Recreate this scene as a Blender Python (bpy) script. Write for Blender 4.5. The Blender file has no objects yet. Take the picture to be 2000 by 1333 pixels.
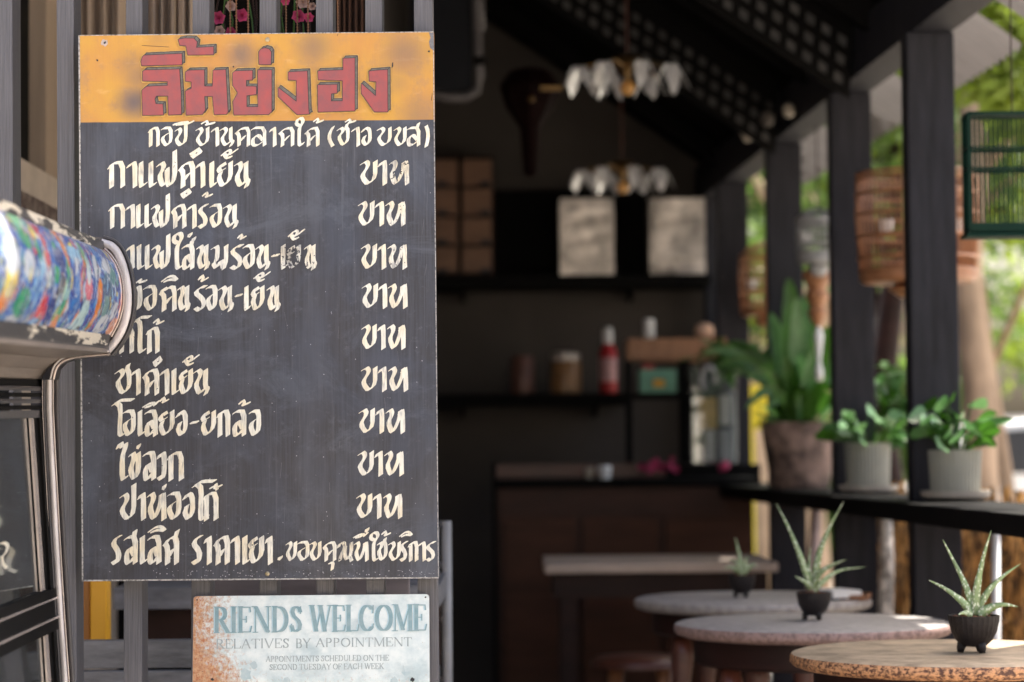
import bpy, bmesh, math, random
from mathutils import Vector, Matrix, noise
R = math.radians
rnd = random.Random(7)
sc = bpy.context.scene
COL = sc.collection

# ------------------------------------------------------------------ camera
LENS, FPX = 85.0, 85.0 / 36.0 * 2000
PITCH, ROLL = R(2.59), R(-0.49)
CAMM = Matrix.Rotation(R(90) + PITCH, 3, 'X') @ Matrix.Rotation(ROLL, 3, 'Z')
CAMP = Vector((0, 0, 1.13))
cam = bpy.data.cameras.new('camera'); camo = bpy.data.objects.new('camera', cam)
COL.objects.link(camo); sc.camera = camo
camo.matrix_world = Matrix.Translation(CAMP) @ CAMM.to_4x4()
cam.lens = LENS; cam.sensor_width = 36; cam.clip_end = 500; cam.clip_start = .05
cam.dof.use_dof = True; cam.dof.focus_distance = 4.1; cam.dof.aperture_fstop = 3.3

# ------------------------------------------------------------------ sky, sun, exposure
SUN_EL, SUN_AZ = R(67), R(38)            # azimuth measured from +Y towards +X
w = bpy.data.worlds.new('World'); sc.world = w; w.use_nodes = True
nt = w.node_tree; nt.nodes.clear()
sky = nt.nodes.new('ShaderNodeTexSky'); sky.sky_type = 'NISHITA'; sky.sun_disc = False
sky.sun_elevation = SUN_EL; sky.sun_rotation = SUN_AZ; sky.air_density = 1.0; sky.dust_density = 7.0; sky.ozone_density = 0.4
bg = nt.nodes.new('ShaderNodeBackground'); bg.inputs[1].default_value = 0.15
wo = nt.nodes.new('ShaderNodeOutputWorld')
nt.links.new(sky.outputs[0], bg.inputs[0]); nt.links.new(bg.outputs[0], wo.inputs[0])
sl = bpy.data.lights.new('sun', 'SUN'); sl.energy = 5.0; sl.angle = R(.5); sl.color = (1, .94, .84)
so = bpy.data.objects.new('sun', sl); COL.objects.link(so)
sd = Vector((math.sin(SUN_AZ) * math.cos(SUN_EL), math.cos(SUN_AZ) * math.cos(SUN_EL), math.sin(SUN_EL)))
so.rotation_euler = sd.to_track_quat('Z', 'Y').to_euler(); so.location = (6, 8, 12)
sc.view_settings.view_transform = 'Standard'; sc.view_settings.look = 'None'
sc.view_settings.gamma = 1; sc.view_settings.use_curve_mapping = False
sc.view_settings.exposure = 1.7

# ------------------------------------------------------------------ helpers
def P(px, py, Y):
    d = CAMM @ Vector(((px - 1000) / FPX, (666.5 - py) / FPX, -1))
    return CAMP + d * (Y / d.y)
def S(Y): return Y / FPX                  # metres per photo pixel at depth Y
def Zat(py, Y): return P(1400, py, Y).z
def wallX(d): return 1.505 - .0542 * d    # the open side of the veranda

def link(o): COL.objects.link(o); return o
def meta(o, label=None, cat=None, group=None, kind=None):
    if label: o['label'] = label
    if cat: o['category'] = cat
    if group: o['group'] = group
    if kind: o['kind'] = kind
    return o
def thing(name, label, cat, loc=(0, 0, 0), group=None):
    o = bpy.data.objects.new(name, None); o.empty_display_size = .05
    o.location = loc; link(o); return meta(o, label, cat, group)
def attach(o, p):
    o.parent = p
    q = p; t = Vector((0, 0, 0))
    t = p.matrix_basis.translation if p.parent is None else p.parent.matrix_basis.translation * 0
    o.matrix_parent_inverse = Matrix.Translation(-p.location) if p.type == 'EMPTY' else Matrix.Identity(4)
class MB:
    def __init__(s): s.v = []; s.f = []; s.mi = []; s.m = 0
    def add(s, vs, fs):
        n = len(s.v); s.v += [tuple(v) for v in vs]
        for f in fs: s.f.append([i + n for i in f]); s.mi.append(s.m)
        return s
    def box(s, x0, x1, y0, y1, z0, z1, rz=0, c=None):
        vs = [Vector((x, y, z)) for z in (z0, z1) for (x, y) in ((x0, y0), (x1, y0), (x1, y1), (x0, y1))]
        if rz:
            cc = Vector(((x0 + x1) / 2, (y0 + y1) / 2, 0)) if c is None else Vector(c)
            m = Matrix.Rotation(rz, 3, 'Z'); vs = [m @ (v - cc) + cc for v in vs]
        return s.add(vs, [(3, 2, 1, 0), (4, 5, 6, 7), (0, 1, 5, 4), (1, 2, 6, 5), (2, 3, 7, 6), (3, 0, 4, 7)])
    def prism(s, pts, ext):               # closed outline pts (3D), extruded by vector ext
        n = len(pts); e = Vector(ext)
        vs = [Vector(p) for p in pts] + [Vector(p) + e for p in pts]
        return s.add(vs, [list(range(n)), list(range(2 * n - 1, n - 1, -1))] + [(i, i + n, (i + 1) % n + n, (i + 1) % n) for i in range(n)])
    def loft(s, rows, close=False):
        n = len(rows[0]); fs = []
        for r in range(len(rows) - 1):
            for i in range(n if close else n - 1):
                j = (i + 1) % n
                fs.append((r * n + i, r * n + j, (r + 1) * n + j, (r + 1) * n + i))
        return s.add([p for r in rows for p in r], fs)
    def tube(s, pts, r, seg=8, cap=True, flat=None):
        pts = [Vector(p) for p in pts]; rows = []
        rr = r if isinstance(r, (list, tuple)) else [r] * len(pts)
        up = Vector((0, 0, 1)); 
        for i, p in enumerate(pts):
            t = (pts[min(i + 1, len(pts) - 1)] - pts[max(i - 1, 0)]).normalized()
            a = t.cross(up if abs(t.z) < .95 else Vector((0, 1, 0))).normalized(); b = a.cross(t)
            rows.append([p + (a * math.cos(k * 2 * math.pi / seg) + b * math.sin(k * 2 * math.pi / seg)) * rr[i] for k in range(seg)])
        n0 = len(s.v); s.loft(rows, True)
        if cap:
            n = seg; L = (len(pts) - 1) * n
            s.f.append([n0 + i for i in range(n)][::-1]); s.mi.append(s.m)
            s.f.append([n0 + L + i for i in range(n)]); s.mi.append(s.m)
        return s
    def lathe(s, c, prof, seg=32, rib=None):
        c = Vector(c); rows = []
        for (r, z) in prof:
            rows.append([c + Vector((math.cos(a) * rr, math.sin(a) * rr, z)) for k in range(seg)
                         for a in [k * 2 * math.pi / seg] for rr in [r * (1 + (rib if rib and k % 2 else 0))]])
        return s.loft(rows, True)
    def ball(s, c, r, seg=12, sz=1):
        return s.lathe(c, [(max(1e-4, r * math.sin(math.pi * k / seg)), -r * sz * math.cos(math.pi * k / seg)) for k in range(seg + 1)], seg)
    def build(s, name, mat, parent=None, smooth=False, bevel=0, **kw):
        me = bpy.data.meshes.new(name); me.from_pydata(s.v, [], s.f)
        for m in (mat if isinstance(mat, (list, tuple)) else [mat]): me.materials.append(m)
        if max(s.mi or [0]): me.polygons.foreach_set('material_index', s.mi)
        me.validate(); me.update()
        o = link(bpy.data.objects.new(name, me))
        bm = bmesh.new(); bm.from_mesh(me)
        if kw.pop('fixn', True): bmesh.ops.recalc_face_normals(bm, faces=bm.faces)
        if bevel: bmesh.ops.bevel(bm, geom=list(bm.edges), offset=bevel, segments=2, affect='EDGES', profile=.6)
        bm.to_mesh(me); bm.free()
        if smooth:
            me.shade_smooth() if smooth is True else me.shade_auto_smooth(angle=R(smooth)) if hasattr(me, 'shade_auto_smooth') else me.shade_smooth()
            if smooth != True: me.set_sharp_from_angle(angle=R(smooth))
        if parent: attach(o, parent)
        meta(o, **kw); return o

# ------------------------------------------------------------------ materials
def mat(name, col, rough=.6, metal=0, var=.25, scale=(8, 8, 8), bump=.1, bscale=None, col2=None, trans=0, spec=.5, thr=None, emit=0, detail=5, alpha=None):
    m = bpy.data.materials.new(name); m.use_nodes = True; t = m.node_tree; N = t.nodes; L = t.links
    b = N['Principled BSDF']; tc = N.new('ShaderNodeTexCoord'); mp = N.new('ShaderNodeMapping'); mp.inputs['Scale'].default_value = scale
    L.new(tc.outputs['Object'], mp.inputs[0])
    no = N.new('ShaderNodeTexNoise'); no.inputs['Scale'].default_value = 1; no.inputs['Detail'].default_value = detail; no.inputs['Roughness'].default_value = .65
    L.new(mp.outputs[0], no.inputs[0])
    r = N.new('ShaderNodeValToRGB'); c2 = col2 or tuple(c * (1 - var) for c in col)
    lo, hi = thr or (.32, .68)
    r.color_ramp.elements[0].position = lo; r.color_ramp.elements[1].position = hi
    r.color_ramp.elements[0].color = (*c2, 1); r.color_ramp.elements[1].color = (*[min(1, c * (1 + var * .3)) for c in col], 1)
    L.new(no.outputs[0], r.inputs[0]); L.new(r.outputs[0], b.inputs['Base Color'])
    b.inputs['Roughness'].default_value = rough; b.inputs['Metallic'].default_value = metal; b.inputs['Specular IOR Level'].default_value = spec
    if bump:
        bn = N.new('ShaderNodeBump'); bn.inputs['Strength'].default_value = bump; bn.inputs['Distance'].default_value = .004
        if bscale:
            mp2 = N.new('ShaderNodeMapping'); mp2.inputs['Scale'].default_value = bscale; L.new(tc.outputs['Object'], mp2.inputs[0])
            n2 = N.new('ShaderNodeTexNoise'); n2.inputs['Scale'].default_value = 1; n2.inputs['Detail'].default_value = 6; L.new(mp2.outputs[0], n2.inputs[0]); L.new(n2.outputs[0], bn.inputs['Height'])
        else: L.new(no.outputs[0], bn.inputs['Height'])
        L.new(bn.outputs[0], b.inputs['Normal'])
    if trans:
        tr = N.new('ShaderNodeBsdfTranslucent'); L.new(r.outputs[0], tr.inputs[0])
        mx = N.new('ShaderNodeMixShader'); mx.inputs[0].default_value = trans
        L.new(b.outputs[0], mx.inputs[1]); L.new(tr.outputs[0], mx.inputs[2]); L.new(mx.outputs[0], N['Material Output'].inputs[0])
    return m
def glass(name, col=(.9, .95, .95), rough=.03, k=.12, grime=.06, dc=(.5, .52, .5)):
    m = bpy.data.materials.new(name); m.use_nodes = True; t = m.node_tree; N = t.nodes; L = t.links
    N.clear(); o = N.new('ShaderNodeOutputMaterial'); tr = N.new('ShaderNodeBsdfTransparent'); tr.inputs[0].default_value = (*col, 1)
    g = N.new('ShaderNodeBsdfGlossy'); g.inputs['Roughness'].default_value = rough; g.inputs[0].default_value = (.9, .93, .95, 1)
    d = N.new('ShaderNodeBsdfDiffuse'); d.inputs[0].default_value = (*dc, 1)
    f = N.new('ShaderNodeFresnel'); f.inputs[0].default_value = 1.5
    ad = N.new('ShaderNodeMath'); ad.operation = 'ADD'; ad.inputs[1].default_value = k; L.new(f.outputs[0], ad.inputs[0]); ad.use_clamp = True
    mx = N.new('ShaderNodeMixShader'); L.new(ad.outputs[0], mx.inputs[0]); L.new(tr.outputs[0], mx.inputs[1]); L.new(g.outputs[0], mx.inputs[2])
    m2 = N.new('ShaderNodeMixShader'); m2.inputs[0].default_value = grime; L.new(mx.outputs[0], m2.inputs[1]); L.new(d.outputs[0], m2.inputs[2])
    L.new(m2.outputs[0], o.inputs[0]); return m

M = {}
M['slat'] = mat('slat_paint', (.122, .118, .132), .5, 0, .42, (420, 420, 7), .35, (500, 500, 10))
M['post'] = mat('post_paint', (.022, .022, .030), .6, 0, .55, (45, 45, 5), .35, spec=.25)
M['black'] = mat('black_paint', (.005, .0045, .0045), .7, 0, .3, (10, 10, 10), .1, spec=.08)
M['wall'] = mat('plaster_wall', (.078, .066, .058), .85, 0, .3, (1.3, 1.3, 1.6), .15)
M['beige'] = mat('beige_stone', (.50, .41, .33), .55, 0, .25, (9, 9, 9), .12)
M['floor'] = mat('floor_tile', (.22, .19, .17), .5, 0, .2, (3, 3, 3), .05)
M['ground'] = mat('ground_earth', (.34, .31, .26), .9, 0, .3, (.8, .8, .8), .3)
M['darkwood'] = mat('dark_wood', (.026, .009, .007), .5, 0, .5, (4, 4, 22), .15, spec=.2)
M['redwood'] = mat('red_wood', (.11, .035, .022), .35, 0, .4, (5, 5, 26), .12)
M['wood'] = mat('warm_wood', (.33, .15, .07), .45, 0, .4, (30, 30, 6), .15)
M['wood2'] = mat('cage_wood', (.40, .185, .09), .4, 0, .35, (30, 30, 6), .1)
M['ceil'] = mat('ceiling_board', (.007, .0065, .006), .8, 0, .3, (4, 4, 4), .1, spec=.05)
M['sheet'] = mat('roof_sheet', (.20, .185, .18), .6, 0, .25, (2, 2, 2), .05, trans=.12)
M['tin'] = mat('tin_plate', (.66, .60, .55), .36, .5, .6, (9, 9, 7), .5, (13, 13, 5), thr=(.38, .62))
M['chrome'] = mat('worn_chrome', (.60, .52, .48), .26, .6, .35, (40, 40, 9), .3, (60, 60, 14))
M['chrome2'] = mat('bright_chrome', (.70, .65, .64), .32, .15, .4, (30, 30, 8), .3, (40, 40, 9))
M['fascia'] = mat('fascia_enamel', (.26, .215, .185), .38, .3, .3, (14, 5, 60), .1)
M['stone'] = mat('table_stone', (.37, .345, .335), .4, 0, .35, (45, 45, 45), .1, thr=(.35, .6))
M['stonerim'] = mat('table_rim_red', (.34, .225, .20), .5, 0, .4, (90, 90, 90), .3, thr=(.4, .55))
M['oldtop'] = mat('weathered_top', (.46, .35, .235), .5, 0, .45, (16, 16, 16), .3, thr=(.35, .62))
M['oldrim'] = mat('weathered_rim', (.52, .27, .13), .5, 0, .8, (110, 110, 150), .8, thr=(.42, .56), col2=(.10, .04, .025))
M['clayblack'] = mat('black_clay', (.018, .014, .014), .5, 0, .5, (60, 60, 60), .6, spec=.3)
M['soil'] = mat('potting_bark', (.20, .075, .03), .9, 0, .6, (150, 150, 150), .8)
M['potgrey'] = mat('sage_ceramic', (.30, .30, .255), .5, 0, .12, (20, 20, 20), .05)
M['saucer'] = mat('saucer_ceramic', (.42, .37, .31), .5, 0, .2, (15, 15, 15), .05)
M['clay'] = mat('old_clay_pot', (.30, .205, .165), .8, 0, .85, (9, 9, 7), .5, thr=(.4, .6))
M['leaf'] = mat('leaf_green', (.05, .15, .014), .36, 0, .45, (9, 9, 9), .15, trans=.38)
M['leaf2'] = mat('leaf_silver', (.11, .25, .085), .34, 0, .35, (60, 60, 60), .1, trans=.25)
M['leafy'] = mat('leaf_yellow', (.24, .30, .035), .4, 0, .4, (7, 7, 7), .1, trans=.5)
M['bark'] = mat('tree_bark', (.44, .31, .21), .9, 0, .45, (7, 7, 2.5), .8)
M['white'] = mat('white_ceramic', (.8, .8, .8), .35, 0, .08, (20, 20, 20), 0)
M['red'] = mat('red_plastic', (.48, .015, .02), .35, 0, .3, (20, 20, 20), 0)
M['pink'] = mat('pink_petals', (.62, .07, .19), .6, 0, .45, (50, 50, 50), .1, trans=.3)
M['pinkpale'] = mat('pale_petals', (.62, .42, .36), .6, 0, .3, (50, 50, 50), .1, trans=.3)
M['green'] = mat('mint_box', (.17, .38, .27), .6, 0, .2, (20, 20, 20), 0)
M['yellow'] = mat('yellow_paint', (.78, .38, .012), .5, 0, .1, (3, 3, 1), .05)
M['yellow2'] = mat('yellow_panel', (.85, .70, .03), .5, 0, .1, (3, 3, 3), .05)
M['orangewood'] = mat('ochre_wood', (.42, .17, .02), .5, 0, .2, (10, 10, 3), .05)
M['brass'] = mat('brass', (.18, .11, .045), .3, .9, .2, (20, 20, 20), .05)
M['cagegreen'] = mat('green_cage_paint', (.004, .030, .020), .5, 0, .3, (20, 20, 20), .05, spec=.15)
M['curtain'] = mat('curtain_cloth', (.36, .27, .195), .85, 0, .2, (60, 60, 3), .2)
M['curtain2'] = mat('brown_curtain', (.09, .04, .022), .85, 0, .3, (60, 60, 3), .2)
M['grey'] = mat('grey_paint', (.36, .36, .37), .5, 0, .2, (12, 12, 12), .05)
M['plank'] = mat('weathered_plank', (.19, .19, .205), .7, 0, .5, (9, 30, 40), .4)
M['shade'] = glass('frosted_glass', (.95, .95, .97), .15, .22, .5, (.92, .92, .95))
M['amber'] = mat('amber_bulb', (.75, .42, .14), .12, 0, .1, (20, 20, 20), 0, trans=.3)
M['glass'] = glass('clear_glass'); M['dglass'] = glass('dark_cabinet_glass', (.24, .25, .25), .05, .10, .035)
M['fiber'] = mat('dry_fibre', (.52, .28, .09), .8, 0, .6, (60, 60, 16), .3, trans=.2, thr=(.46, .56), col2=(.035, .02, .01))
M['plaster'] = mat('pale_plaster', (.55, .53, .50), .8, 0, .2, (4, 4, 4), .1)
M['grass'] = mat('lawn_blades', (.30, .40, .08), .7, 0, .4, (3, 3, 3), .2, trans=.4)
M['screw'] = mat('screw_steel', (.5, .42, .28), .35, .8, .3, (300, 300, 300), .1)
M['ink'] = mat('dark_ink', (.02, .022, .03), .6, 0, .2, (20, 20, 20), 0)

# ================================================================== SETTING
MB().box(-60, 120, -40, 260, -.2, -.01).build('ground', M['ground'], kind='structure')
fl = MB().box(-1.6, 1.75, 3.0, 11.4, -.005, .04).build('floor', M['floor'], kind='structure')

# pale shop row added unseen behind the photographer as warm fill light
sf = thing('fill_shop_row', 'pale cream shop row added behind the photographer as a warm fill reflector', 'building', (0, -9, 0))
M['cream'] = mat('cream_render', (.62, .56, .48), .8, 0, .12, (.6, .6, .6), .05)
MB().box(-16, 16, -12, -9, -.02, 5.2).build('facade', M['cream'], sf)
for k in range(7):
    x = -13.5 + k * 4.5; MB().box(x - 1.3, x + 1.3, -9.02, -8.96, .0, 2.5).build('shutter', M['grey'], sf); MB().box(x - 1.1, x + 1.1, -9.02, -8.97, 3.3, 4.5).build('window', M['glass'], sf)

# ------------------------------------------------------------------ veranda building
ver = thing('veranda', 'dark timber veranda with grey posts, low sill and sloping roof around the tables', 'building', (0, 7, 0))
BW = 11.1
def roofz(x, d): return 2.40 + .68 * max(-9, (wallX(d) - x))
# back wall
MB().box(-.9, 1.05, BW, BW + .15, 0, 4.2).build('back_wall', M['wall'], ver)
MB().box(-.62, -.5, 6.75, BW, 0, 4.2).build('side_wall', M['wall'], ver)
# roof skin (two slopes), unbroken; unseen front edge carried forward to shade the cabinet
def rp(t, d, off=.03): return Vector((wallX(d) - t, d, 2.40 + .68 * t + off))
def roofpiece(d0, d1, t0, t1, f1=None):
    MB().prism([rp(t0, d0), rp(t1, d0) if f1 is None else rp(wallX(d0) - f1, d0), rp(t1, d1) if f1 is None else rp(wallX(d1) - f1, d1), rp(t0, d1)], (0, 0, .05)).build('roof_slope', M['ceil'], ver)
roofpiece(3.62, BW + .5, -.12, 0, -1.1)
def lz(x, d): return 2.43 + .68 * (wallX(d) + 1.1) - .68 * (-1.1 - x)
MB().prism([(-3.6, 3.62, lz(-3.6, 3.62)), (-1.1, 3.62, lz(-1.1, 3.62)), (-1.1, BW + .5, lz(-1.1, BW + .5)), (-3.6, BW + .5, lz(-3.6, BW + .5))], (0, 0, .05)).build('roof_slope', M['ceil'], ver)
# rafters under the right slope
for d in (4.4, 5.6, 7.1, 8.15, 9.2, 10.4):
    xa, xb = -1.0, wallX(d) + .05
    MB().prism([(xa, d, roofz(xa, d) + .02), (xb, d, roofz(xb, d) + .02), (xb, d, roofz(xb, d) - .07), (xa, d, roofz(xa, d) - .07)], (0, .07, 0)).build('rafter', M['black'], ver)
# eave beam
def along(d0, d1, xi, xo, z0, z1):
    return [Vector((wallX(d0) + xi, d0, z0)), Vector((wallX(d0) + xo, d0, z0)), Vector((wallX(d0) + xo, d0, z1)), Vector((wallX(d0) + xi, d0, z1))], Vector((wallX(d1) - wallX(d0), d1 - d0, 0))
a, e = along(4.3, BW, -.055, .055, 2.26, 2.42); MB().prism(a, e).build('eave_beam', M['post'], ver)
POST = (4.95, 6.6, 7.72, 9.0, 10.32)
for d in POST:
    x = wallX(d)
    MB().box(x - .065, x + .065, d - .05, d + .05, .04, 2.26).build('post', M['post'], ver, bevel=.004)
x = wallX(10.9); MB().box(x - .04, x + .1, 10.84, 11.0, .04, 2.3).build('post', M['post'], ver, bevel=.004)
# sill and low balusters
a, e = along(4.9, BW, -.15, .12, .935, .985); MB().prism(a, e).build('sill', M['black'], ver, bevel=.004)
for d in (6.02, 7.2, 8.4, 9.6): 
    x = wallX(d) + .02
a, e = along(4.9, BW, .0, .05, .10, .20); MB().prism(a, e).build('bottom_rail', M['post'], ver)
# outer corrugated awning sheets, seen from below between the posts
for (d0, d1) in ((6.15, 6.5), (6.75, 7.65), (7.85, 8.95), (9.1, 10.25)):
    rows = []
    nn = int((d1 - d0) / .019)
    for i in range(nn + 1):
        d = d0 + (d1 - d0) * i / nn; c = .009 * math.cos(i * math.pi / 2)
        rows.append([(wallX(d) + .06 + t * .24, d, 2.40 - .10 * t - .05 * t * t + c) for t in (0, .25, .5, .75, 1)])
    MB().loft(rows).build('awning_sheet', M['sheet'], ver, smooth=True, fixn=False)
# ceiling lattice strips : slats over a pale board added to make the holes read light
M['hole_back'] = mat('pale_hole_backing', (.085, .08, .078), .7, 0, .6, (14, 14, 14), .05)
def lattice(d, t0, t1, h_):
    # hangs under the rafter across the view, follows the roof pitch; s runs up the slope, v down from it
    X0 = wallX(d)
    def pt(s_, v, off): return Vector((X0 - s_ * .827 - v * .12, d + off, 2.36 + .68 * s_ * .827 - v * 1.15))
    MB().prism([pt(t0, 0, .012), pt(t1, 0, .012), pt(t1, h_, .012), pt(t0, h_, .012)], (0, .012, 0)).build('hole_light_backing', M['hole_back'], ver)
    dd = .058; n = int((t1 - t0) / dd)
    for i in range(n + 1):
        q = t0 + i * dd; MB().prism([pt(q, 0, 0), pt(q + .026, 0, 0), pt(q + .026, h_, 0), pt(q, h_, 0)], (0, .005, 0)).build('lath', M['black'], ver)
    n = int(h_ / .05)
    for i in range(n + 1):
        v = i * .05; MB().prism([pt(t0, v, -.006), pt(t1, v, -.006), pt(t1, v + .024, -.006), pt(t0, v + .024, -.006)], (0, .005, 0)).build('lath', M['black'], ver)
    MB().prism([pt(t0, -.2, -.01), pt(t1, -.2, -.01), pt(t1, 0, -.01), pt(t0, 0, -.01)], (0, .03, 0)).build('valance', M['black'], ver)
lattice(7.35, .06, 1.0, .17); lattice(8.75, .06, 1.3, .17)

# ------------------------------------------------------------------ neighbour wall and room seen through the fence
hw = thing('tiled_wall', 'beige stone house wall with a dark brown border band behind the fence gap', 'wall', (-1.1, 5.5, 0))
XW = -1.09
MB().box(XW - .2, XW, 4.35, 6.75, 0, 1.62).build('stone_wall', M['beige'], hw)
M['band'] = mat('brown_border', (.055, .03, .027), .4, 0, .75, (40, 40, 40), .2, thr=(.45, .52), col2=(.22, .17, .14))
MB().box(XW - .01, XW + .006, 4.35, 6.75, 1.655, 1.715).build('border_band', M['band'], hw)
MB().box(XW - .2, XW, 4.35, 6.75, 1.62, 1.79).build('stone_course', M['beige'], hw)
MB().box(XW - .2, XW - .02, 4.35, 5.13, 1.79, 3.2).build('window_jamb', M['curtain'], hw)
MB().box(XW - .12, XW - .06, 5.13, 5.75, 1.79, 3.2).build('window_pane', M['black'], hw)
for y in (5.30, 5.42, 5.56): MB().box(XW - .06, XW - .045, y, y + .012, 1.79, 3.2).build('window_bar', M['darkwood'], hw)
MB().box(XW - .2, XW - .02, 5.75, 6.75, 1.79, 3.2).build('window_jamb', M['curtain'], hw)
rw = thing('room_wall', 'dark inner wall behind the slat fence', 'wall', (-.8, 6.7, 0))
MB().box(XW, -.5, 6.66, 6.74, 0, 3.2).build('wall_panel', M['black'], rw)

def curtain(x0, x1, Y, mt, label, waves, amp=.012, seed=1, ytop=-60, ybot=140):
    r = random.Random(seed); n = waves * 8; top = []; bot = []
    for i in range(n + 1):
        u = i / n; px = x0 + (x1 - x0) * u
        dy = amp * math.sin(u * waves * 2 * math.pi + .8 * math.sin(u * 7 + seed)) 
        p = P(px, ytop, Y); q_ = P(px, ybot, Y); p.y += dy; q_.y += dy; top.append(p); bot.append(q_)
    o = MB().loft([top, bot]).build('curtain', mt, smooth=True, fixn=False)
    meta(o, label, 'curtain', 'curtains hanging behind the slat fence'); return o
curtain(150, 246, 5.3, M['curtain'], 'beige curtain left of the painted board behind the slats', 3, .03, 2)
curtain(286, 345, 4.75, M['curtain'], 'narrow tan curtain above the first red letter of the board', 3, .02, 3)
curtain(322, 384, 4.85, M['curtain2'], 'brown pleated curtain above the left red letters', 5, .02, 4)
curtain(345, 380, 4.7, M['curtain'], 'slim sand coloured curtain right against a slat left of the pink flowers', 2, .02, 8)
curtain(655, 720, 4.8, M['curtain2'], 'dark brown pleated curtain above the last red letters', 6, .018, 5)

# ------------------------------------------------------------------ slat fence carrying the board
fen = thing('slat_fence', 'grey blue painted upright slat fence carrying the hand painted board', 'fence', (-.5, 4.12, 0))
FY = 4.10
for (a0, a1, b0, b1) in ((-12, 24, -8, 28), (110, 144, 116, 150), (246, 278, 241, 277), (376, 409, 373, 410), (507, 540, 506, 541), (617, 650, 617, 652), (713, 746, 715, 751), (808, 844, 817, 856)):
    m = MB()
    t0, t1 = P(a0, -40, FY), P(a1, -40, FY); b0_, b1_ = P(b0, 1360, FY), P(b1, 1360, FY)
    k = (b0_ - t0) * (b0_.z / (t0.z - b0_.z)); k2 = (b1_ - t1) * (b1_.z / (t1.z - b1_.z))
    b0_, b1_ = b0_ + k * .9, b1_ + k2 * .9
    m.prism([t0, t1, b1_, b0_], (0, .07, 0)).build('slat', M['slat'], fen, bevel=.0015)
zt = 2.3
MB().box(-1.05, -.14, FY - .0, FY + .05, 2.06, 2.14).build('top_rail', M['slat'], fen)
MB().box(-1.05, -.14, FY + .012, FY + .05, .2, .28).build('bottom_rail', M['slat'], fen)

# bench and table behind the fence
bn = thing('plank_bench', 'weathered grey plank bench seen through the lower fence gaps', 'bench', (-.7, 4.7, 0))
def hb(name, px0, px1, py0, py1, Y0, dep, mt, parent, **k):
    a_, b_ = P(px0, py0, Y0), P(px1, py1, Y0)
    return MB().box(a_.x, b_.x, Y0, Y0 + dep, b_.z, a_.z).build(name, mt, parent, bevel=.003, **k)
hb('plank', 120, 505, 1252, 1304, 4.62, .03, M['plank'], bn)
hb('plank', 120, 505, 1312, 1400, 4.60, .03, M['plank'], bn)
hb('rail', 120, 505, 1262, 1300, 4.66, .03, M['black'], bn)
tb = thing('stone_table', 'grey stone edged table behind the bench and fence', 'table', (-.6, 5.4, 0))
hb('tabletop', 222, 860, 1148, 1186, 5.2, .5, M['plank'], tb)
hb('apron', 250, 860, 1190, 1300, 5.25, .03, M['darkwood'], tb)
hb('apron', 395, 800, 1128, 1172, 4.5, .02, mat('stained_board', (.16, .135, .14), .6, 0, .3, (5, 5, 30), .1), tb)
yp = thing('yellow_column', 'bright yellow square column behind the lower left fence gap', 'column', (-1, 5, 0))
hb('column_face', 176, 209, 1110, 1262, 4.9, .05, M['yellow'], yp)
hb('column_side', 158, 176, 1110, 1262, 4.93, .02, M['orangewood'], yp)

# pink artificial flowers and bead strings above the board
def petal_flower(c, r, mt, parent, seed):
    rr = random.Random(seed)
    for ring, n, s_, tilt in ((0, 6, 1, .5), (1, 5, .75, .95), (2, 4, .5, 1.3)):
        for k in range(n):
            a_ = k * 2 * math.pi / n + ring * .5 + rr.random() * .3
            dx = Vector((math.cos(a_), -.3, math.sin(a_))).normalized(); sd_ = Vector((-math.sin(a_), 0, math.cos(a_)))
            up = Vector((0, -1, 0)); L_ = r * s_
            tip = c + dx * L_ * math.cos(tilt) + up * L_ * math.sin(tilt) * .8
            mid = c + (tip - c) * .6 + up * L_ * .2
            MB().add([c, mid + sd_ * L_ * .42, tip, mid - sd_ * L_ * .42, mid + up * -.15 * L_], [(0, 1, 4), (1, 2, 4), (2, 3, 4), (3, 0, 4)]).build('petal', mt, parent, smooth=True)
sp = [(428, 37, 15, 'pink', 'dark pink flower against the slat left of the hanging beads'), (474, 32, 15, 'pink', 'round pink flower between bead strings above the board'),
      (452, 14, 12, 'pinkpale', 'pale flower above the round pink one'), (430, 62, 12, 'pinkpale', 'cream flower resting on the board top edge'), (558, 4, 10, 'pink', 'small pink flower at the very top edge of the second gap'),
      (584, 34, 15, 'pink', 'bright pink flower in the middle of the second gap'), (604, 36, 11, 'pink', 'small pink flower touching the slat above the board centre'), (592, 6, 15, 'pinkpale', 'pale cream blossom topmost in the second gap'), (452, 66, 13, 'pink', 'deep pink flower half hidden behind the board edge'), (610,14,9,'pinkpale','tiny pale blossom right of the cream one')]
for i, (x_, y_, r_, mm, lb) in enumerate(sp):
    c = P(x_, y_, 4.32); f = thing('artificial_flower', lb, 'flower', c, 'artificial flowers hung behind the slats')
    petal_flower(c, r_ * S(4.32) * 1.15, M[mm], f, i)
bs = thing('bead_strings', 'thin brown bead strings hanging among the pink flowers', 'beads', P(520, 0, 4.28))
for x_ in (461, 484, 558, 580, 601, 449, 659):
    m = MB(); p0, p1 = P(x_, -40, 4.28), P(x_ + 1, 110, 4.28); m.tube([p0, p1], .0009, 4)
    for k in range(26): m.ball(p0.lerp(p1, k / 26 + .01), .0019, 5)
    m.build('bead_string', M['wood'], bs)
brs = thing('twig_bunch', 'bunch of dark twigs carrying the pink flowers above the board', 'twigs', P(500, 60, 4.35))
for k in range(16):
    x_ = rnd.choice([rnd.uniform(420, 500), rnd.uniform(552, 616)])
    MB().tube([P(x_, 100, 4.36), P(x_ + rnd.uniform(-14, 14), 40, 4.36), P(x_ + rnd.uniform(-26, 26), -30, 4.36)], .0018, 5).build('twig', M['darkwood'] if k % 2 else M['leaf'], brs)

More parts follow.
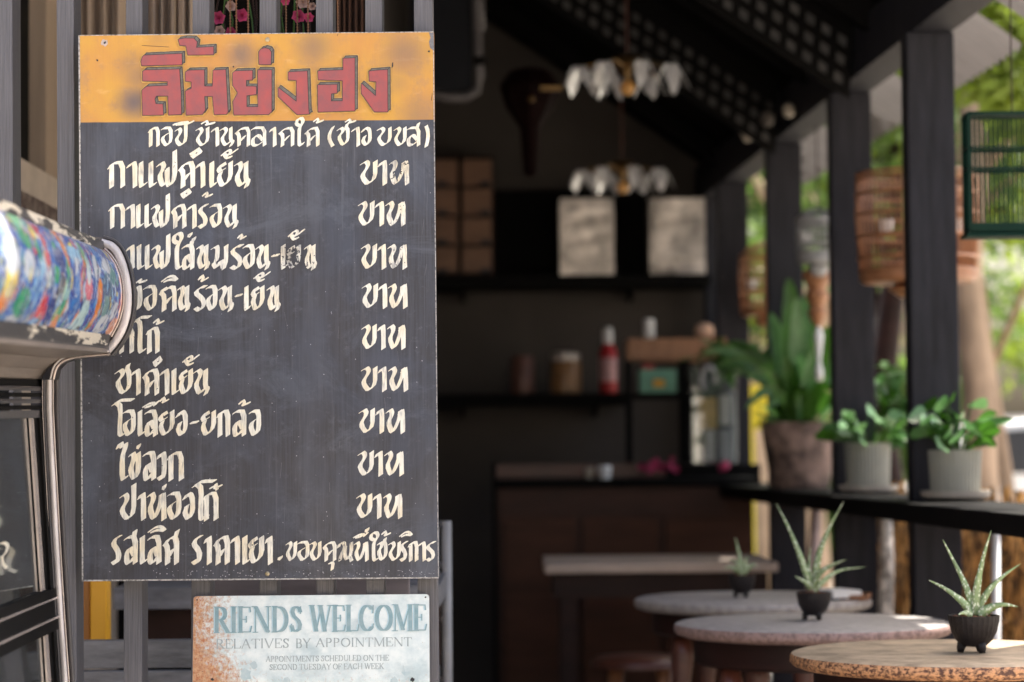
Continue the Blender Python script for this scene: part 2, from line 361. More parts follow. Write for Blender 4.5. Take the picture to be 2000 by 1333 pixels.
# ================================================================== THE PAINTED BOARD
BY = 4.07
C4 = [(153, 69), (847, 62), (857, 1130), (160, 1136)]
def bmat():
    m = bpy.data.materials.new('board_paint'); m.use_nodes = True; t = m.node_tree; N = t.nodes; L = t.links; b = N['Principled BSDF']
    tc = N.new('ShaderNodeTexCoord')
    def noise_(scale, det=5, sc_=1, ro=.6, dist=0):
        mp = N.new('ShaderNodeMapping'); mp.inputs['Scale'].default_value = scale; L.new(tc.outputs['Object'], mp.inputs[0])
        n = N.new('ShaderNodeTexNoise'); n.inputs['Scale'].default_value = sc_; n.inputs['Detail'].default_value = det; n.inputs['Roughness'].default_value = ro; n.inputs['Distortion'].default_value = dist
        L.new(mp.outputs[0], n.inputs[0]); return n.outputs[0]
    def mix(f, a, b_, typ='MIX'):
        x = N.new('ShaderNodeMix'); x.data_type = 'RGBA'; x.blend_type = typ
        if isinstance(f, (int, float)): x.inputs[0].default_value = f
        else: L.new(f, x.inputs[0])
        for i, q in ((6, a), (7, b_)):
            if isinstance(q, tuple): x.inputs[i].default_value = (*q, 1)
            else: L.new(q, x.inputs[i])
        return x.outputs[2]
    def ramp(v, lo, hi, a=0., b_=1.):
        r = N.new('ShaderNodeMapRange'); r.inputs[1].default_value = lo; r.inputs[2].default_value = hi; r.inputs[3].default_value = a; r.inputs[4].default_value = b_
        r.interpolation_type = 'SMOOTHSTEP'; L.new(v, r.inputs[0]); return r.outputs[0]
    streak = noise_((260, 1, 6), 6); blot = noise_((9, 9, 6), 6, dist=.6); fine = noise_((1500, 1, 1500), 2); cloud = noise_((4, 1, 3), 3)
    streak2 = noise_((90, 1, 3), 7, ro=.75)
    dk = mix(ramp(streak, .35, .7), (.029, .030, .040), (.050, .053, .071))
    dk = mix(ramp(blot, .45, .72, 0, .8), dk, (.066, .076, .105))
    dk = mix(ramp(streak2, .53, .76, 0, .7), dk, (.15, .16, .19))
    dk = mix(ramp(noise_((14, 1, 2.5), 5), .47, .66, 0, .7), dk, (.085, .095, .125))
    dk = mix(ramp(noise_((5, 1, 7), 8, ro=.8, dist=1.2), .50, .66, 0, .5), dk, (.10, .115, .15))
    dk = mix(ramp(cloud, .35, .62, .35, 0), dk, (.045, .038, .040))
    dk = mix(ramp(noise_((40, 1, 40), 8, ro=.8), .54, .70, 0, .45), dk, (.12, .13, .16))
    dk = mix(ramp(fine, .68, .8, 0, .5), dk, (.2, .2, .22))
    # header
    hd = mix(ramp(blot, .35, .7), (.56, .255, .050), (.62, .33, .045))
    hd = mix(ramp(fine, .35, .75, 0, .5), hd, (.46, .23, .09))
    hd = mix(ramp(noise_((24, 1, 20), 7, ro=.75), .48, .72, 0, .75), hd, (.40, .215, .095))
    hd = mix(ramp(noise_((22, 1, 60), 6), .55, .8, 0, .5), hd, (.75, .46, .20))
    sep = N.new('ShaderNodeSeparateXYZ'); L.new(tc.outputs['Object'], sep.inputs[0])
    # airbrushed grey clouds round the lettering: soft discs at fixed places on the board
    tot = None
    for (cx, cy, rad, k) in ((262, 200, 40, .9), (268, 150, 34, .5), (255, 130, 36, .35), (470, 110, 38, .75), (462, 150, 30, .4), (612, 92, 44, .55), (790, 105, 52, .6), (775, 160, 30, .25), (820, 225, 45, .45), (310, 72, 30, .2), (640, 150, 28, .3), (400, 228, 30, .12)):
        p = P(cx, cy, BY)
        d = N.new('ShaderNodeVectorMath'); d.operation = 'DISTANCE'; L.new(tc.outputs['Object'], d.inputs[0]); d.inputs[1].default_value = (p.x, p.y, p.z)
        r = ramp(d.outputs['Value'], rad * S(BY) * 1.35, 0, 0, k)
        if tot is None: tot = r
        else:
            mx = N.new('ShaderNodeMath'); mx.operation = 'MAXIMUM'; L.new(tot, mx.inputs[0]); L.new(r, mx.inputs[1]); tot = mx.outputs[0]
    mu = N.new('ShaderNodeMath'); mu.operation = 'MULTIPLY'; L.new(tot, mu.inputs[0]); L.new(ramp(blot, .2, .6, .6, 1.1), mu.inputs[1])
    hd = mix(mu.outputs[0], hd, (.16, .115, .105))
    # division line between header and dark field
    zl, zr = P(155, 239.5, BY), P(849, 234, BY)
    ma = N.new('ShaderNodeMath'); ma.operation = 'MULTIPLY_ADD'; sl_ = (zr.z - zl.z) / (zr.x - zl.x)
    L.new(sep.outputs[0], ma.inputs[0]); ma.inputs[1].default_value = -sl_; ma.inputs[2].default_value = -(zl.z - sl_ * zl.x)
    ad = N.new('ShaderNodeMath'); ad.operation = 'ADD'; L.new(sep.outputs[2], ad.inputs[0]); L.new(ma.outputs[0], ad.inputs[1])
    ad2 = N.new('ShaderNodeMath'); ad2.operation = 'MULTIPLY_ADD'; L.new(blot, ad2.inputs[0]); ad2.inputs[1].default_value = .002; L.new(ad.outputs[0], ad2.inputs[2])
    f = ramp(ad2.outputs[0], .0004, .0014)
    col = mix(f, dk, hd)
    L.new(col, b.inputs['Base Color'])
    L.new(ramp(blot, .3, .7, .42, .62), b.inputs['Roughness'])
    bp = N.new('ShaderNodeBump'); bp.inputs['Strength'].default_value = .22; bp.inputs['Distance'].default_value = .001
    L.new(streak, bp.inputs['Height']); L.new(bp.outputs[0], b.inputs['Normal'])
    return m
board = thing('menu_board', 'large hand painted dark menu board with orange header and cream script on the slats', 'menu board', P(505, 1136, BY))
MB().prism([P(x, y, BY) for x, y in C4], (0, .022, 0)).build('panel', bmat(), board, bevel=.0006)
M['rawedge'] = mat('worn_board_edge', (.42, .40, .38), .7, 0, .6, (200, 200, 200), .3, thr=(.4, .55))
# chipped edges, painted out hole, cracks: small flat marks on the board
def flat(name, polys, mt, parent, off, step=.00003, wear=None):
    m = MB(); k = 0; wv = []
    for pl in polys:
        pts = [P(x, y, BY) - Vector((0, off + k * step, 0)) for x, y in pl]; k += 1
        m.add(pts, [list(range(len(pts)))])
        if wear: wv += [wear[k - 1]] * len(pts)
    o = m.build(name, mt, parent, fixn=False)
    # all faces towards the viewer side (-Y)
    me = o.data; bm = bmesh.new(); bm.from_mesh(me)
    for f in bm.faces:
        if f.normal.y > 0: f.normal_flip()
    bm.to_mesh(me); bm.free()
    if wear:
        at = me.attributes.new('wear', 'FLOAT', 'POINT'); at.data.foreach_set('value', wv)
    return o
flat('edge_chip', [[(838, 64), (847, 64), (848, 100), (845, 98), (840, 94), (838, 82), (841, 74)]], mat('chip_grey', (.2, .2, .22), .7, 0, .4, (200, 200, 200), .2), board, .0004)
flat('edge_wear', [[(153, 69), (156, 69), (163, 1135), (160, 1136)][::1], [(845.5, 62), (847, 62), (857, 1130), (855.5, 1130)], [(160, 1133), (857, 1127.5), (857, 1130), (160, 1136)], [(153, 69), (847, 62), (847, 63.5), (153, 70.5)]], M['rawedge'], board, .0003)
def blob(cx, cy, r, n=11, seed=0):
    q = random.Random(seed); return [(cx + math.cos(k * 2 * math.pi / n) * r * q.uniform(.6, 1.2), cy + math.sin(k * 2 * math.pi / n) * r * q.uniform(.6, 1.2)) for k in range(n)]
flat('filler_patch', [blob(205, 84, 7.5, 13, 3)], mat('pale_filler', (.55, .45, .40), .8, 0, .3, (200, 200, 200), .2), board, .0005)
flat('nail_hole', [blob(205, 84, 2.6, 9, 4), blob(190, 118, 2.2, 7, 5), blob(456, 131, 1.8, 7, 6), blob(838, 101, 2.4, 7, 8)], M['ink'], board, .0008)
flat('paint_crack', [[(765, 134), (766, 123), (768, 122), (768, 130)], [(842, 196), (844, 182), (844.6, 183), (843, 198)], [(277, 89), (330, 92), (330, 92.7), (277, 89.8)], [(658, 71), (660, 66), (660.6, 66), (659, 71)]], M['ink'], board, .0006)
for (x_, y_) in ((522.5, 78), (522, 1121)):
    c = P(x_, y_, BY); MB().lathe(c, [(.0001, 0), (.0038, 0)], 14).build('s_', M['screw'], None) if False else None
    m = MB(); n = 14
    ring = lambda r, y: [c + Vector((math.cos(k * 2 * math.pi / n) * r, -y, math.sin(k * 2 * math.pi / n) * r)) for k in range(n)]
    m.loft([ring(.0040, .0003), ring(.0036, .0016), ring(.0018, .0022), ring(.0012, .0012), ring(.0001, .0012)], True).build('screw', M['screw'], board, smooth=40)
qd = random.Random(31)
specks = [blob(qd.uniform(170, 845), 1120 - abs(qd.gauss(0, 340)) % 860, qd.uniform(.5, 1.3), 5, i) for i in range(150)] + [blob(qd.uniform(300, 850), qd.uniform(1114, 1128), qd.uniform(.5, 1.5), 5, i) for i in range(110)] + [blob(175, 444, 1.6, 6, 1)]
flat('chalk_specks', specks, mat('chalk_dust', (.42, .42, .46), .9, 0, .3, (200, 200, 200), 0), board, .0002, 0)['kind'] = 'stuff'
scr = []
for i in range(46):
    x_, y_, l_, a_ = qd.uniform(170, 845), qd.uniform(250, 1115), qd.uniform(8, 34), qd.gauss(0, .14)
    wd = qd.uniform(.25, .6); scr.append([(x_, y_), (x_ + wd, y_), (x_ + a_ * l_ + wd, y_ + l_), (x_ + a_ * l_, y_ + l_)])
flat('scratches', scr, mat('scratch_grey', (.16, .165, .19), .8, 0, .3, (200, 200, 200), 0), board, .00025, 0)

# --- big red header letters (traced outlines, painted flat with a painted side)
Z1 = lambda p: (p[0] / 5.333 + 140, p[1] / 5.333 + 50)
HDR = [[(742, 335), (760, 318), (1150, 300), (1152, 412), (735, 424), (728, 380)],
 [(1115, 152), (1180, 140), (1275, 142), (1310, 178), (1300, 238), (1480, 228), (1480, 308), (1215, 312), (1195, 216), (1132, 212)],
 [(745, 485), (765, 472), (1125, 462), (1140, 700), (1146, 930), (1015, 935), (1008, 738), (885, 738), (868, 775), (878, 822), (952, 826), (958, 935), (745, 940), (738, 680), (785, 642), (1004, 632), (1004, 588), (745, 582)],
 [(1190, 492), (1215, 475), (1385, 470), (1385, 640), (1472, 640), (1478, 474), (1606, 466), (1630, 905), (1615, 928), (1490, 932), (1472, 742), (1385, 742), (1394, 885), (1365, 930), (1198, 937), (1190, 690), (1252, 662), (1252, 590), (1190, 585)],
 [(1682, 500), (1705, 482), (1885, 476), (1885, 572), (1820, 574), (1820, 640), (1925, 642), (1925, 722), (1825, 735), (1825, 855), (1945, 853), (1942, 470), (2085, 470), (2085, 900), (2055, 930), (1695, 935), (1684, 800), (1735, 706), (1682, 630)],
 [(1955, 410), (1952, 282), (1975, 252), (2015, 240), (2062, 254), (2080, 285), (2078, 412)],
 [(2260, 492), (2455, 482), (2470, 900), (2480, 925), (2350, 932), (2155, 745), (2155, 655), (2345, 800), (2345, 575), (2260, 572)],
 [(2568, 480), (2830, 470), (2830, 350), (2950, 346), (2950, 893), (2570, 905), (2565, 626), (2765, 622), (2765, 708), (2705, 715), (2703, 795), (2825, 792), (2825, 578), (2572, 570)],
 [(3100, 482), (3290, 466), (3292, 902), (3155, 903), (3020, 712), (3020, 610), (3170, 742), (3174, 590), (3103, 583)]]
M['hred'] = mat('header_red', (.36, .066, .064), .5, 0, .38, (55, 20, 45), .15, thr=(.3, .7), col2=(.25, .075, .085))
M['hside'] = mat('header_side_grey', (.17, .155, .13), .55, 0, .4, (120, 60, 120), .15, thr=(.35, .65))
M['hline'] = mat('header_outline', (.055, .042, .05), .6, 0, .5, (300, 60, 300), .1)
def seg(p, q_, w_):
    dx, dy = q_[0] - p[0], q_[1] - p[1]; l_ = math.hypot(dx, dy) or 1; nx, ny = -dy / l_ * w_, dx / l_ * w_; ex, ey = dx / l_ * w_ * .6, dy / l_ * w_ * .6
    return [(p[0] + nx - ex, p[1] + ny - ey), (q_[0] + nx + ex, q_[1] + ny + ey), (q_[0] - nx + ex, q_[1] - ny + ey), (p[0] - nx - ex, p[1] - ny - ey)]
for L_ in HDR:
    f = [Z1(p) for p in L_]; sh = [(x + 4.6, y - 4.8) for x, y in f]; n = len(f)
    sides = [[f[i], f[(i + 1) % n], sh[(i + 1) % n], sh[i]] for i in range(n)]
    halo = [seg(f[i], f[(i + 1) % n], 3.4) for i in range(n)] + [seg(sh[i], sh[(i + 1) % n], 2.9) for i in range(n)]
    flat('letter_halo', halo, bpy.data.materials.get('header_halo') or mat('header_halo', (.66, .40, .12), .6, 0, .3, (90, 60, 90), .1), board, .0009)
    flat('letter_outline', [seg(sh[i], sh[(i + 1) % n], 1.5) for i in range(n)], M['hline'], board, .0020)
    flat('letter_side', sides, M['hside'], board, .0030)
    flat('letter_outline', [seg(f[i], sh[i], .5) for i in range(n)], M['hline'], board, .0038)
    flat('letter_outline', [seg(f[i], f[(i + 1) % n], 1.3) for i in range(n)], M['hline'], board, .0042)
    flat('letter_face', [f], M['hred'], board, .0049)

# --- cream brush script
def creammat():
    m = mat('cream_script', (.86, .82, .71), .55, 0, .25, (140, 60, 22), .15, thr=(.3, .6), col2=(.70, .67, .58))
    t = m.node_tree; N = t.nodes; L = t.links; b = N['Principled BSDF']
    src = b.inputs['Base Color'].links[0].from_socket
    tc = N.new('ShaderNodeTexCoord')
    def nz(s, d=4):
        mp = N.new('ShaderNodeMapping'); mp.inputs['Scale'].default_value = s; L.new(tc.outputs['Object'], mp.inputs[0])
        n = N.new('ShaderNodeTexNoise'); n.inputs['Scale'].default_value = 1; n.inputs['Detail'].default_value = d; L.new(mp.outputs[0], n.inputs[0]); return n.outputs[0]
    at = N.new('ShaderNodeAttribute'); at.attribute_name = 'wear'
    def mr(v, lo, hi, a=0., b_=1.):
        r = N.new('ShaderNodeMapRange'); r.inputs[1].default_value = lo; r.inputs[2].default_value = hi; r.inputs[3].default_value = a; r.inputs[4].default_value = b_; L.new(v, r.inputs[0]); return r.outputs[0]
    big = mr(nz((30, 1, 30), 2), .48, .7, 0, .16)
    s1 = nz((900, 1, 60), 5)
    ad = N.new('ShaderNodeMath'); L.new(s1, ad.inputs[0]); L.new(big, ad.inputs[1])
    ad2 = N.new('ShaderNodeMath'); L.new(ad.outputs[0], ad2.inputs[0]); L.new(at.outputs['Fac'], ad2.inputs[1])
    thin = mr(ad2.outputs[0], .58, .80, 0, .65)
    mx = N.new('ShaderNodeMix'); mx.data_type = 'RGBA'; L.new(thin, mx.inputs[0]); L.new(src, mx.inputs[6]); mx.inputs[7].default_value = (.16, .165, .2, 1)
    chip = nz((170, 1, 170), 6)
    ad3 = N.new('ShaderNodeMath'); L.new(chip, ad3.inputs[0]); L.new(at.outputs['Fac'], ad3.inputs[1])
    ch = mr(ad3.outputs[0], .735, .75)
    m2 = N.new('ShaderNodeMix'); m2.data_type = 'RGBA'; L.new(ch, m2.inputs[0]); L.new(mx.outputs[2], m2.inputs[6]); m2.inputs[7].default_value = (.05, .05, .06, 1)
    # warmer patches
    wm = mr(nz((34, 1, 22), 2), .46, .60, 0, .8)
    m3 = N.new('ShaderNodeMix'); m3.data_type = 'RGBA'; m3.blend_type = 'MULTIPLY'; L.new(wm, m3.inputs[0]); L.new(m2.outputs[2], m3.inputs[6]); m3.inputs[7].default_value = (1, .92, .78, 1)
    L.new(m3.outputs[2], b.inputs['Base Color']); return m
CREAM = creammat()
HOOK = [(0, .17), (.22, .08), (.38, .2)]
GL = {
 'k': [[(0, .27), (.25, .1), (1, .08), (1, .93)], [(.14, .2), (.14, .95)]],
 'a': [[(0, .24), (.45, .11), (1, .1), (1, .93)]],
 'e': [[(.05, .08), (.0, .8), (.2, .93), (1, .82)]],
 'f': [[(0, .2), (.2, .09), (.34, .18), (.3, .3), (.06, .55), (.28, .92), (.5, .74)], [(.54, .3), (.54, .76), (.66, .93), (1, .66), (1, -.32)]],
 'd': [[(0, .32), (.35, .12), (1, .08), (1, .93)], [(.04, .32), (.22, .44), (.2, .94)], [(.3, .72), (.66, .48)]],
 'y': [[(.50, .2), (.40, .1), (.02, .3), (.16, .42), (.46, .33)], [(.2, .44), (.04, .64), (.36, .93), (1, .66), (1, .08)]],
 'n': [[(0, .17), (.26, .08), (.42, .18), (.38, .3), (.04, .6), (.34, .93), (.76, .72)], [(.8, .08), (.78, .68), (1, .74), (.8, .94)]],
 'r': [[(1, .08), (.5, .1), (0, .3), (.7, .52), (.85, .68), (.7, .86), (.4, .94), (.05, .85)]],
 'o': [[(0, .13), (.2, .08), (1, .08), (1, .74), (.45, .93), (0, .66), (.1, .48), (.55, .38)]],
 'l': [[(0, .15), (.2, .08), (1, .08), (1, .92)], [(.85, .66), (.45, .4), (.02, .6), (.05, .9), (.4, .93), (.98, .68)]],
 'm': [[(0, .18), (.25, .1), (.36, .2), (.3, .62), (0, .74), (.28, .93), (.64, .58), (.78, .88)], [(1, .08), (1, .66), (.82, .93)]],
 'b': [[(0, .17), (.3, .08), (.46, .18), (.42, .3), (.04, .56), (.1, .72), (.46, .93), (1, .7), (1, .08)]],
 'p': [[(0, .2), (.3, .1), (.46, .2), (.4, .34), (.04, .58), (.1, .74), (.48, .93), (1, .72), (1, -.2)]],
 'c': [[(0, .18), (.3, .08), (.5, .18), (.42, .3), (.02, .52), (.45, .93), (1, .7), (1, .2), (.8, .06), (.92, -.1)]],
 't': [[(0, .17), (.18, .08), (.3, .18), (.26, .32), (.04, .56), (.28, .93), (.5, .78), (.8, .34), (.82, .12)], [(.8, .22), (.98, .08), (1, .93)]],
 'T': [[(0, .32), (.2, .12), (.42, .2), (.6, .08), (1, .12), (1, .93)], [(.04, .32), (.22, .44), (.2, .94)], [(.3, .72), (.66, .48)]],
 'O': [[(0, -.15), (.14, -.22), (.36, -.08), (.3, .85), (.42, .94), (.62, .84)], [(.14, -.24), (.3, -.3), (1, -.32)]],
 'X': [[(.5, -.02), (.05, -.1), (.2, -.34), (.8, -.38), (1, -.2), (.55, .04), (.42, .2), (.42, .85), (.65, .94), (.95, .82)]],
 'Y': [[(0, -.08), (.3, -.26), (.42, -.08), (.9, -.24), (.86, -.08), (.5, .2), (.5, .85), (.7, .94), (1, .84)]],
 'w': [[(0, .24), (.35, .1), (1, .1), (1, .75), (.5, .94), (.05, .84)]],
 'g': [[(0, .26), (.4, .08), (.85, .14), (1, .3), (1, .7), (.5, .93), (0, .72), (.3, .48)]],
 'N': [[(0, .32), (.1, .14), (.4, .08), (.5, .3), (.18, .72), (.12, .93)], [(.5, .3), (.5, .7), (.66, .92), (1, .58), (1, .1)], [(.84, .7), (1, .95)]],
 '(': [[(1, .05), (.2, .35), (.15, .65), (.9, .95)]], ')': [[(0, .0), (.75, .25), (.9, .6), (.1, .98)]],
 'u': [[(0, .2), (.6, .1), (.7, .95)]],
}
GL['s'] = GL['l'] + [[(.85, .1), (1, -.12)]]
GL['S'] = GL['d'] + [[(.88, .12), (1.08, -.12)]]
GL['K'] = GL['b']
MK = {'tho': [[(0, .62), (.38, .12), (.5, .5), (.28, .9), (1, .5)]], 'kai': [[(.02, .62), (.4, .15), (.62, .2), (.42, .7), (.12, .55), (.3, .95), (.6, .8)], [(.6, .5), (1, .08)]],
      'i': [[(0, .8), (.35, .3), (.7, .2), (.98, .7), (.5, .6), (.15, .85)]], 'ii': [[(0, .8), (.4, .35), (.8, .3), (.5, .7), (.15, .85)], [(.75, .6), (1, .1)]], 'han': [[(0, .75), (.5, .1), (.25, .8), (1, .45)]],
      'ek': 'block', 'nik': 'nik', 'dash': [[(0, .7), (1, .4)]], 'chat': [[(0, .7), (.5, .3), (.35, .8), (1, .3)], [(.5, .1), (.6, .95)]]}
def hull(pts):
    pts = sorted(set(pts))
    def half(ps):
        h = []
        for p in ps:
            while len(h) > 1 and (h[-1][0] - h[-2][0]) * (p[1] - h[-2][1]) - (h[-1][1] - h[-2][1]) * (p[0] - h[-2][0]) <= 0: h.pop()
            h.append(p)
        return h
    a_, b_ = half(pts), half(pts[::-1]); return a_[:-1] + b_[:-1]
def chaikin(p, it=1):
    for _ in range(it):
        q_ = [p[0]]
        for a_, b_ in zip(p, p[1:]): q_ += [(a_[0] * .78 + b_[0] * .22, a_[1] * .78 + b_[1] * .22), (a_[0] * .22 + b_[0] * .78, a_[1] * .22 + b_[1] * .78)]
        q_.append(p[-1]); p = q_
    return p
jr = random.Random(11)
def stroke(pts, nx, ny, th=.55):
    out = []; pts = chaikin(pts)
    n = len(pts)
    for i, (a_, b_) in enumerate(zip(pts, pts[1:])):
        def nb(p, k):
            s_ = 1 + .07 * math.sin(k * 1.7 + p[0]) 
            return [(round(p[0] + sx * nx * s_ + tx, 3), round(p[1] + sx * ny * s_ + ty, 3)) for sx in (-1, 1) for tx, ty in ((th * .5, th), (-th * .5, -th))]
        out.append(hull(nb(a_, i) + nb(b_, i + 1)))
    return out
def glyph(g, x0, x1, y0, H, w0=0):
    nx, ny = 4.25 * H / 54, -2.75 * H / 54; out = []
    for st in GL[g]:
        pts = [(x0 + nx + u * (x1 - x0 - 2 * nx) + jr.uniform(-.3, .3), y0 + v * H + jr.uniform(-.3, .3)) for u, v in st]
        out += stroke(pts, nx, ny)
    return out
def mark(g, x0, x1, y0, y1, k=1.0):
    w_, h_ = x1 - x0, y1 - y0
    if MK[g] == 'block': return [[(x0, y1 - h_ * .1), (x0 + w_ * .1, y1 - h_ * .55), (x1 - w_ * .05, y0), (x1, y0 + h_ * .15), (x1 - w_ * .12, y0 + h_ * .5), (x0 + w_ * .45, y1)]]
    if MK[g] == 'nik':
        o = [(x0, y1 - h_ * .45), (x1 - w_ * .25, y0), (x1, y0 + h_ * .35), (x1 - w_ * .08, y0 + h_ * .5), (x0 + w_ * .28, y1), (x0 + w_ * .1, y1 - h_ * .2)]
        c = ((x0 + x1) / 2, (y0 + y1) / 2); inn = [(c[0] + (p[0] - c[0]) * .16 + 1, c[1] + (p[1] - c[1]) * .16) for p in o]
        n = len(o); return [[o[i], o[(i + 1) % n], inn[(i + 1) % n], inn[i]] for i in range(n)]
    nx, ny = 2.6 * k, -1.7 * k; out = []
    for st in MK[g]: out += stroke([(x0 + nx + u * (w_ - 2 * nx), y0 + 1 + v * (h_ - 2)) for u, v in st], nx, ny, 1.0)
    return out
LINES = [
 (247, 41, 'k289-312 o314-337 p341-366 b382-409 a412-428 n429-459 d459-489 l490-520 a526-540 d544-575 X575-596 d595-624 (639-654 c658-683 a686-703 g705-726 b736-765 K769-794 s794-821 )829-840',
  'ii338,380,236,247 tho393,421,235,247 tho612,633,230,243 tho674,696,232,243', {}),
 (313, 56, 'k210-244 a247-268 e271-288 e290-307 f305-346 d348-381 a382-401 e409-424 y422-455 n457-490', 'nik370,396,288,311 kai431,466,290,312', {4: .08, 3: .04}),
 (397, 51, 'k212-244 a245-264 e266-281 e282-297 f295-332 d334-364 a365-384 r386-408 o409-434 n436-467', 'nik352,375,368,389 tho395,416,374,388', {4: .07}),
 (476, 53, 'a246-263 e267-284 e283-298 f296-333 X334-360 s355-380 n383-411 m412-446 r448-477 o474-498 n499-529 e549-562 y559-588 n594-620', 'ek366,377,454,465 ek374,384,462,474 tho464,482,456,470 dash530,547,494,504 kai562,596,447,471', {11: .14, 12: .22, 13: .1, 10: .05}),
 (556, 54, 'w257-278 o280-307 T311-345 n346-373 r377-406 o402-425 n426-458 e477-490 y489-517 n521-549', 'han265,288,543,556 i315,351,535,554 tho387,408,535,553 dash459,475,572,582 kai495,529,530,552', {4: .03, 0: .04}),
 (637, 55, 'k230-262 O260-297 k285-312', 'tho299,321,621,636', {0: .03}),
 (718, 56, 'c224-257 a256-275 d278-311 a312-331 e335-351 y348-377 n377-411', 'nik298,318,695,718 kai356,390,692,716', {}),
 (799, 56, 'O218-264 o239-265 e269-284 l282-308 y308-341 g343-367 y391-422 k423-450 l454-481 o486-510', 'ii278,312,782,799 tho312,331,774,789 dash371,389,820,830 tho466,490,779,795', {3: .04}),
 (880, 61, 'Y226-252 K250-275 l279-305 w306-326 k326-359', 'ek266,276,866,878', {1: .05}),
 (959, 60, 'p233-266 a268-285 t287-325 o326-354 g356-381 O375-424 k396-427', 'ek316,326,945,958 chat409,435,944,958', {3: .05}),
 (1044, 61, 'r216-239 s242-269 e273-289 l288-315 S318-350 r373-397 a398-414 d417-449 a450-469 e473-490 y484-516 a518-533', 'i289,328,1024,1043', {10: .07, 7: .05}),
 (1056, 42, 'K558-580 o580-604 b604-628 d630-657 N658-690 t691-720 X720-742 c736-757 b758-783 r780-797 k797-817 a816-832 r831-852', 'ii690,720,1039,1053 ek712,722,1030,1041 tho745,764,1035,1049 i780,808,1035,1051 ek542,553,1085,1095', {4: .12}),
]
for (y0, x, w_, wear) in ((311, 703, 96, .05), (391, 699, 93, .03), (475, 705, 90, .04), (552, 707, 89, .01), (632, 706, 86, .0), (714, 705, 92, .0), (796, 701, 90, 0), (879, 698, 91, 0), (962, 696, 90, 0)):
    s_ = w_ / 96
    LINES.append((y0, 53, 'b%d-%d a%d-%d t%d-%d' % (x, x + 34 * s_, x + 35 * s_, x + 53 * s_, x + 56 * s_, x + 96 * s_), '', {2: wear * 3, 1: wear, 0: wear}))
for (y0, H, gs, ms, wear) in LINES:
    polys = []; wr = []
    for i, g in enumerate(gs.split()):
        a_, b_ = g[1:].split('-'); q_ = glyph(g[0], float(a_), float(b_), y0, H); polys += q_; wr += [wear.get(i, jr.choice([0, 0, .02, .04]))] * len(q_)
    for g in ms.split():
        nm = g.rstrip('0123456789,.'); v = [float(t) for t in g[len(nm):].split(',')]
        q_ = mark(nm, *v, k=H / 54); polys += q_; wr += [.02 if y0 != 476 else .08] * len(q_)
    if y0 == 1056: q_ = stroke([(644, 1100), (651, 1099), (649, 1113)], 3, -2); polys += q_; wr += [0] * len(q_)
    flat('script_line', polys, CREAM, board, .0003, .000012, wr)

# ================================================================== TIN SIGN
SY = 4.085
def tinmat():
    m = mat('tin_sign_print', (.74, .81, .82), .42, 0, .2, (30, 30, 30), .2, thr=(.3, .6), col2=(.56, .68, .72))
    t = m.node_tree; N = t.nodes; L = t.links; b = N['Principled BSDF']; src = b.inputs['Base Color'].links[0].from_socket
    tc = N.new('ShaderNodeTexCoord'); sep = N.new('ShaderNodeSeparateXYZ'); L.new(tc.outputs['Object'], sep.inputs[0])
    def nz(s, d=6, ro=.65):
        mp = N.new('ShaderNodeMapping'); mp.inputs['Scale'].default_value = s; L.new(tc.outputs['Object'], mp.inputs[0])
        n = N.new('ShaderNodeTexNoise'); n.inputs['Scale'].default_value = 1; n.inputs['Detail'].default_value = d; n.inputs['Roughness'].default_value = ro; L.new(mp.outputs[0], n.inputs[0]); return n.outputs[0]
    def mr(v, lo, hi, a=0., b_=1.):
        r = N.new('ShaderNodeMapRange'); r.inputs[1].default_value = lo; r.inputs[2].default_value = hi; r.inputs[3].default_value = a; r.inputs[4].default_value = b_; L.new(v, r.inputs[0]); return r.outputs[0]
    def mix(f, a, c):
        x = N.new('ShaderNodeMix'); x.data_type = 'RGBA'; L.new(f, x.inputs[0])
        for i, q in ((6, a), (7, c)):
            if isinstance(q, tuple): x.inputs[i].default_value = (*q, 1)
            else: L.new(q, x.inputs[i])
        return x.outputs[2]
    def add(a, b_, op='ADD'):
        x = N.new('ShaderNodeMath'); x.operation = op; L.new(a, x.inputs[0])
        if isinstance(b_, float): x.inputs[1].default_value = b_
        else: L.new(b_, x.inputs[1])
        return x.outputs[0]
    xl, xr = P(378, 1250, SY).x, P(520, 1250, SY).x
    grad = mr(sep.outputs[0], xl - .01, xr, .30, -.16)
    base = mix(mr(nz((14, 1, 22)), .5, .72, 0, .8), src, (.40, .52, .56))
    base = mix(mr(nz((300, 1, 300), 3), .66, .72, 0, .5), base, (.50, .36, .26))
    g2 = mr(sep.outputs[2], P(600, 1333, SY).z, P(600, 1262, SY).z, .12, -.05)
    n1 = nz((130, 1, 110), 9, .8)
    f1 = mr(add(add(n1, grad), g2), .50, .70)
    rustc = mix(mr(nz((160, 1, 160), 5), .4, .6), (.46, .17, .075), (.60, .36, .20))
    rustc = mix(mr(nz((420, 1, 420), 3), .60, .68), rustc, (.14, .05, .03))
    greyed = mix(mr(nz((60, 1, 60), 5), .52, .62, 0, .5), rustc, (.36, .37, .30))
    full = mr(sep.outputs[0], xl, xl + .045, 1, 0)
    rc = mix(full, greyed, rustc)
    L.new(mix(f1, base, rc), b.inputs['Base Color']); return m
TINM = tinmat()
sign = thing('tin_sign', 'rusty pale blue tin plate with serif welcome text hung below the menu board', 'sign', P(610, 1500, SY))
xa, ya, xb, yb = 378, 1165, 838, 1500
cr = []
for (cx, cy, a0) in ((xa + 7, ya + 7, 180), (xb - 7, ya + 3, 270), (xb + 2 - 7, yb - 7, 0), (xa + 4, yb - 7, 90)):
    for k in range(5): a_ = R(a0 + k * 22.5); cr.append((cx + 7 * math.cos(a_), cy + 7 * math.sin(a_)))
MB().prism([P(x, y, SY) for x, y in cr], (0, .0016, 0)).build('tin_plate', TINM, sign)
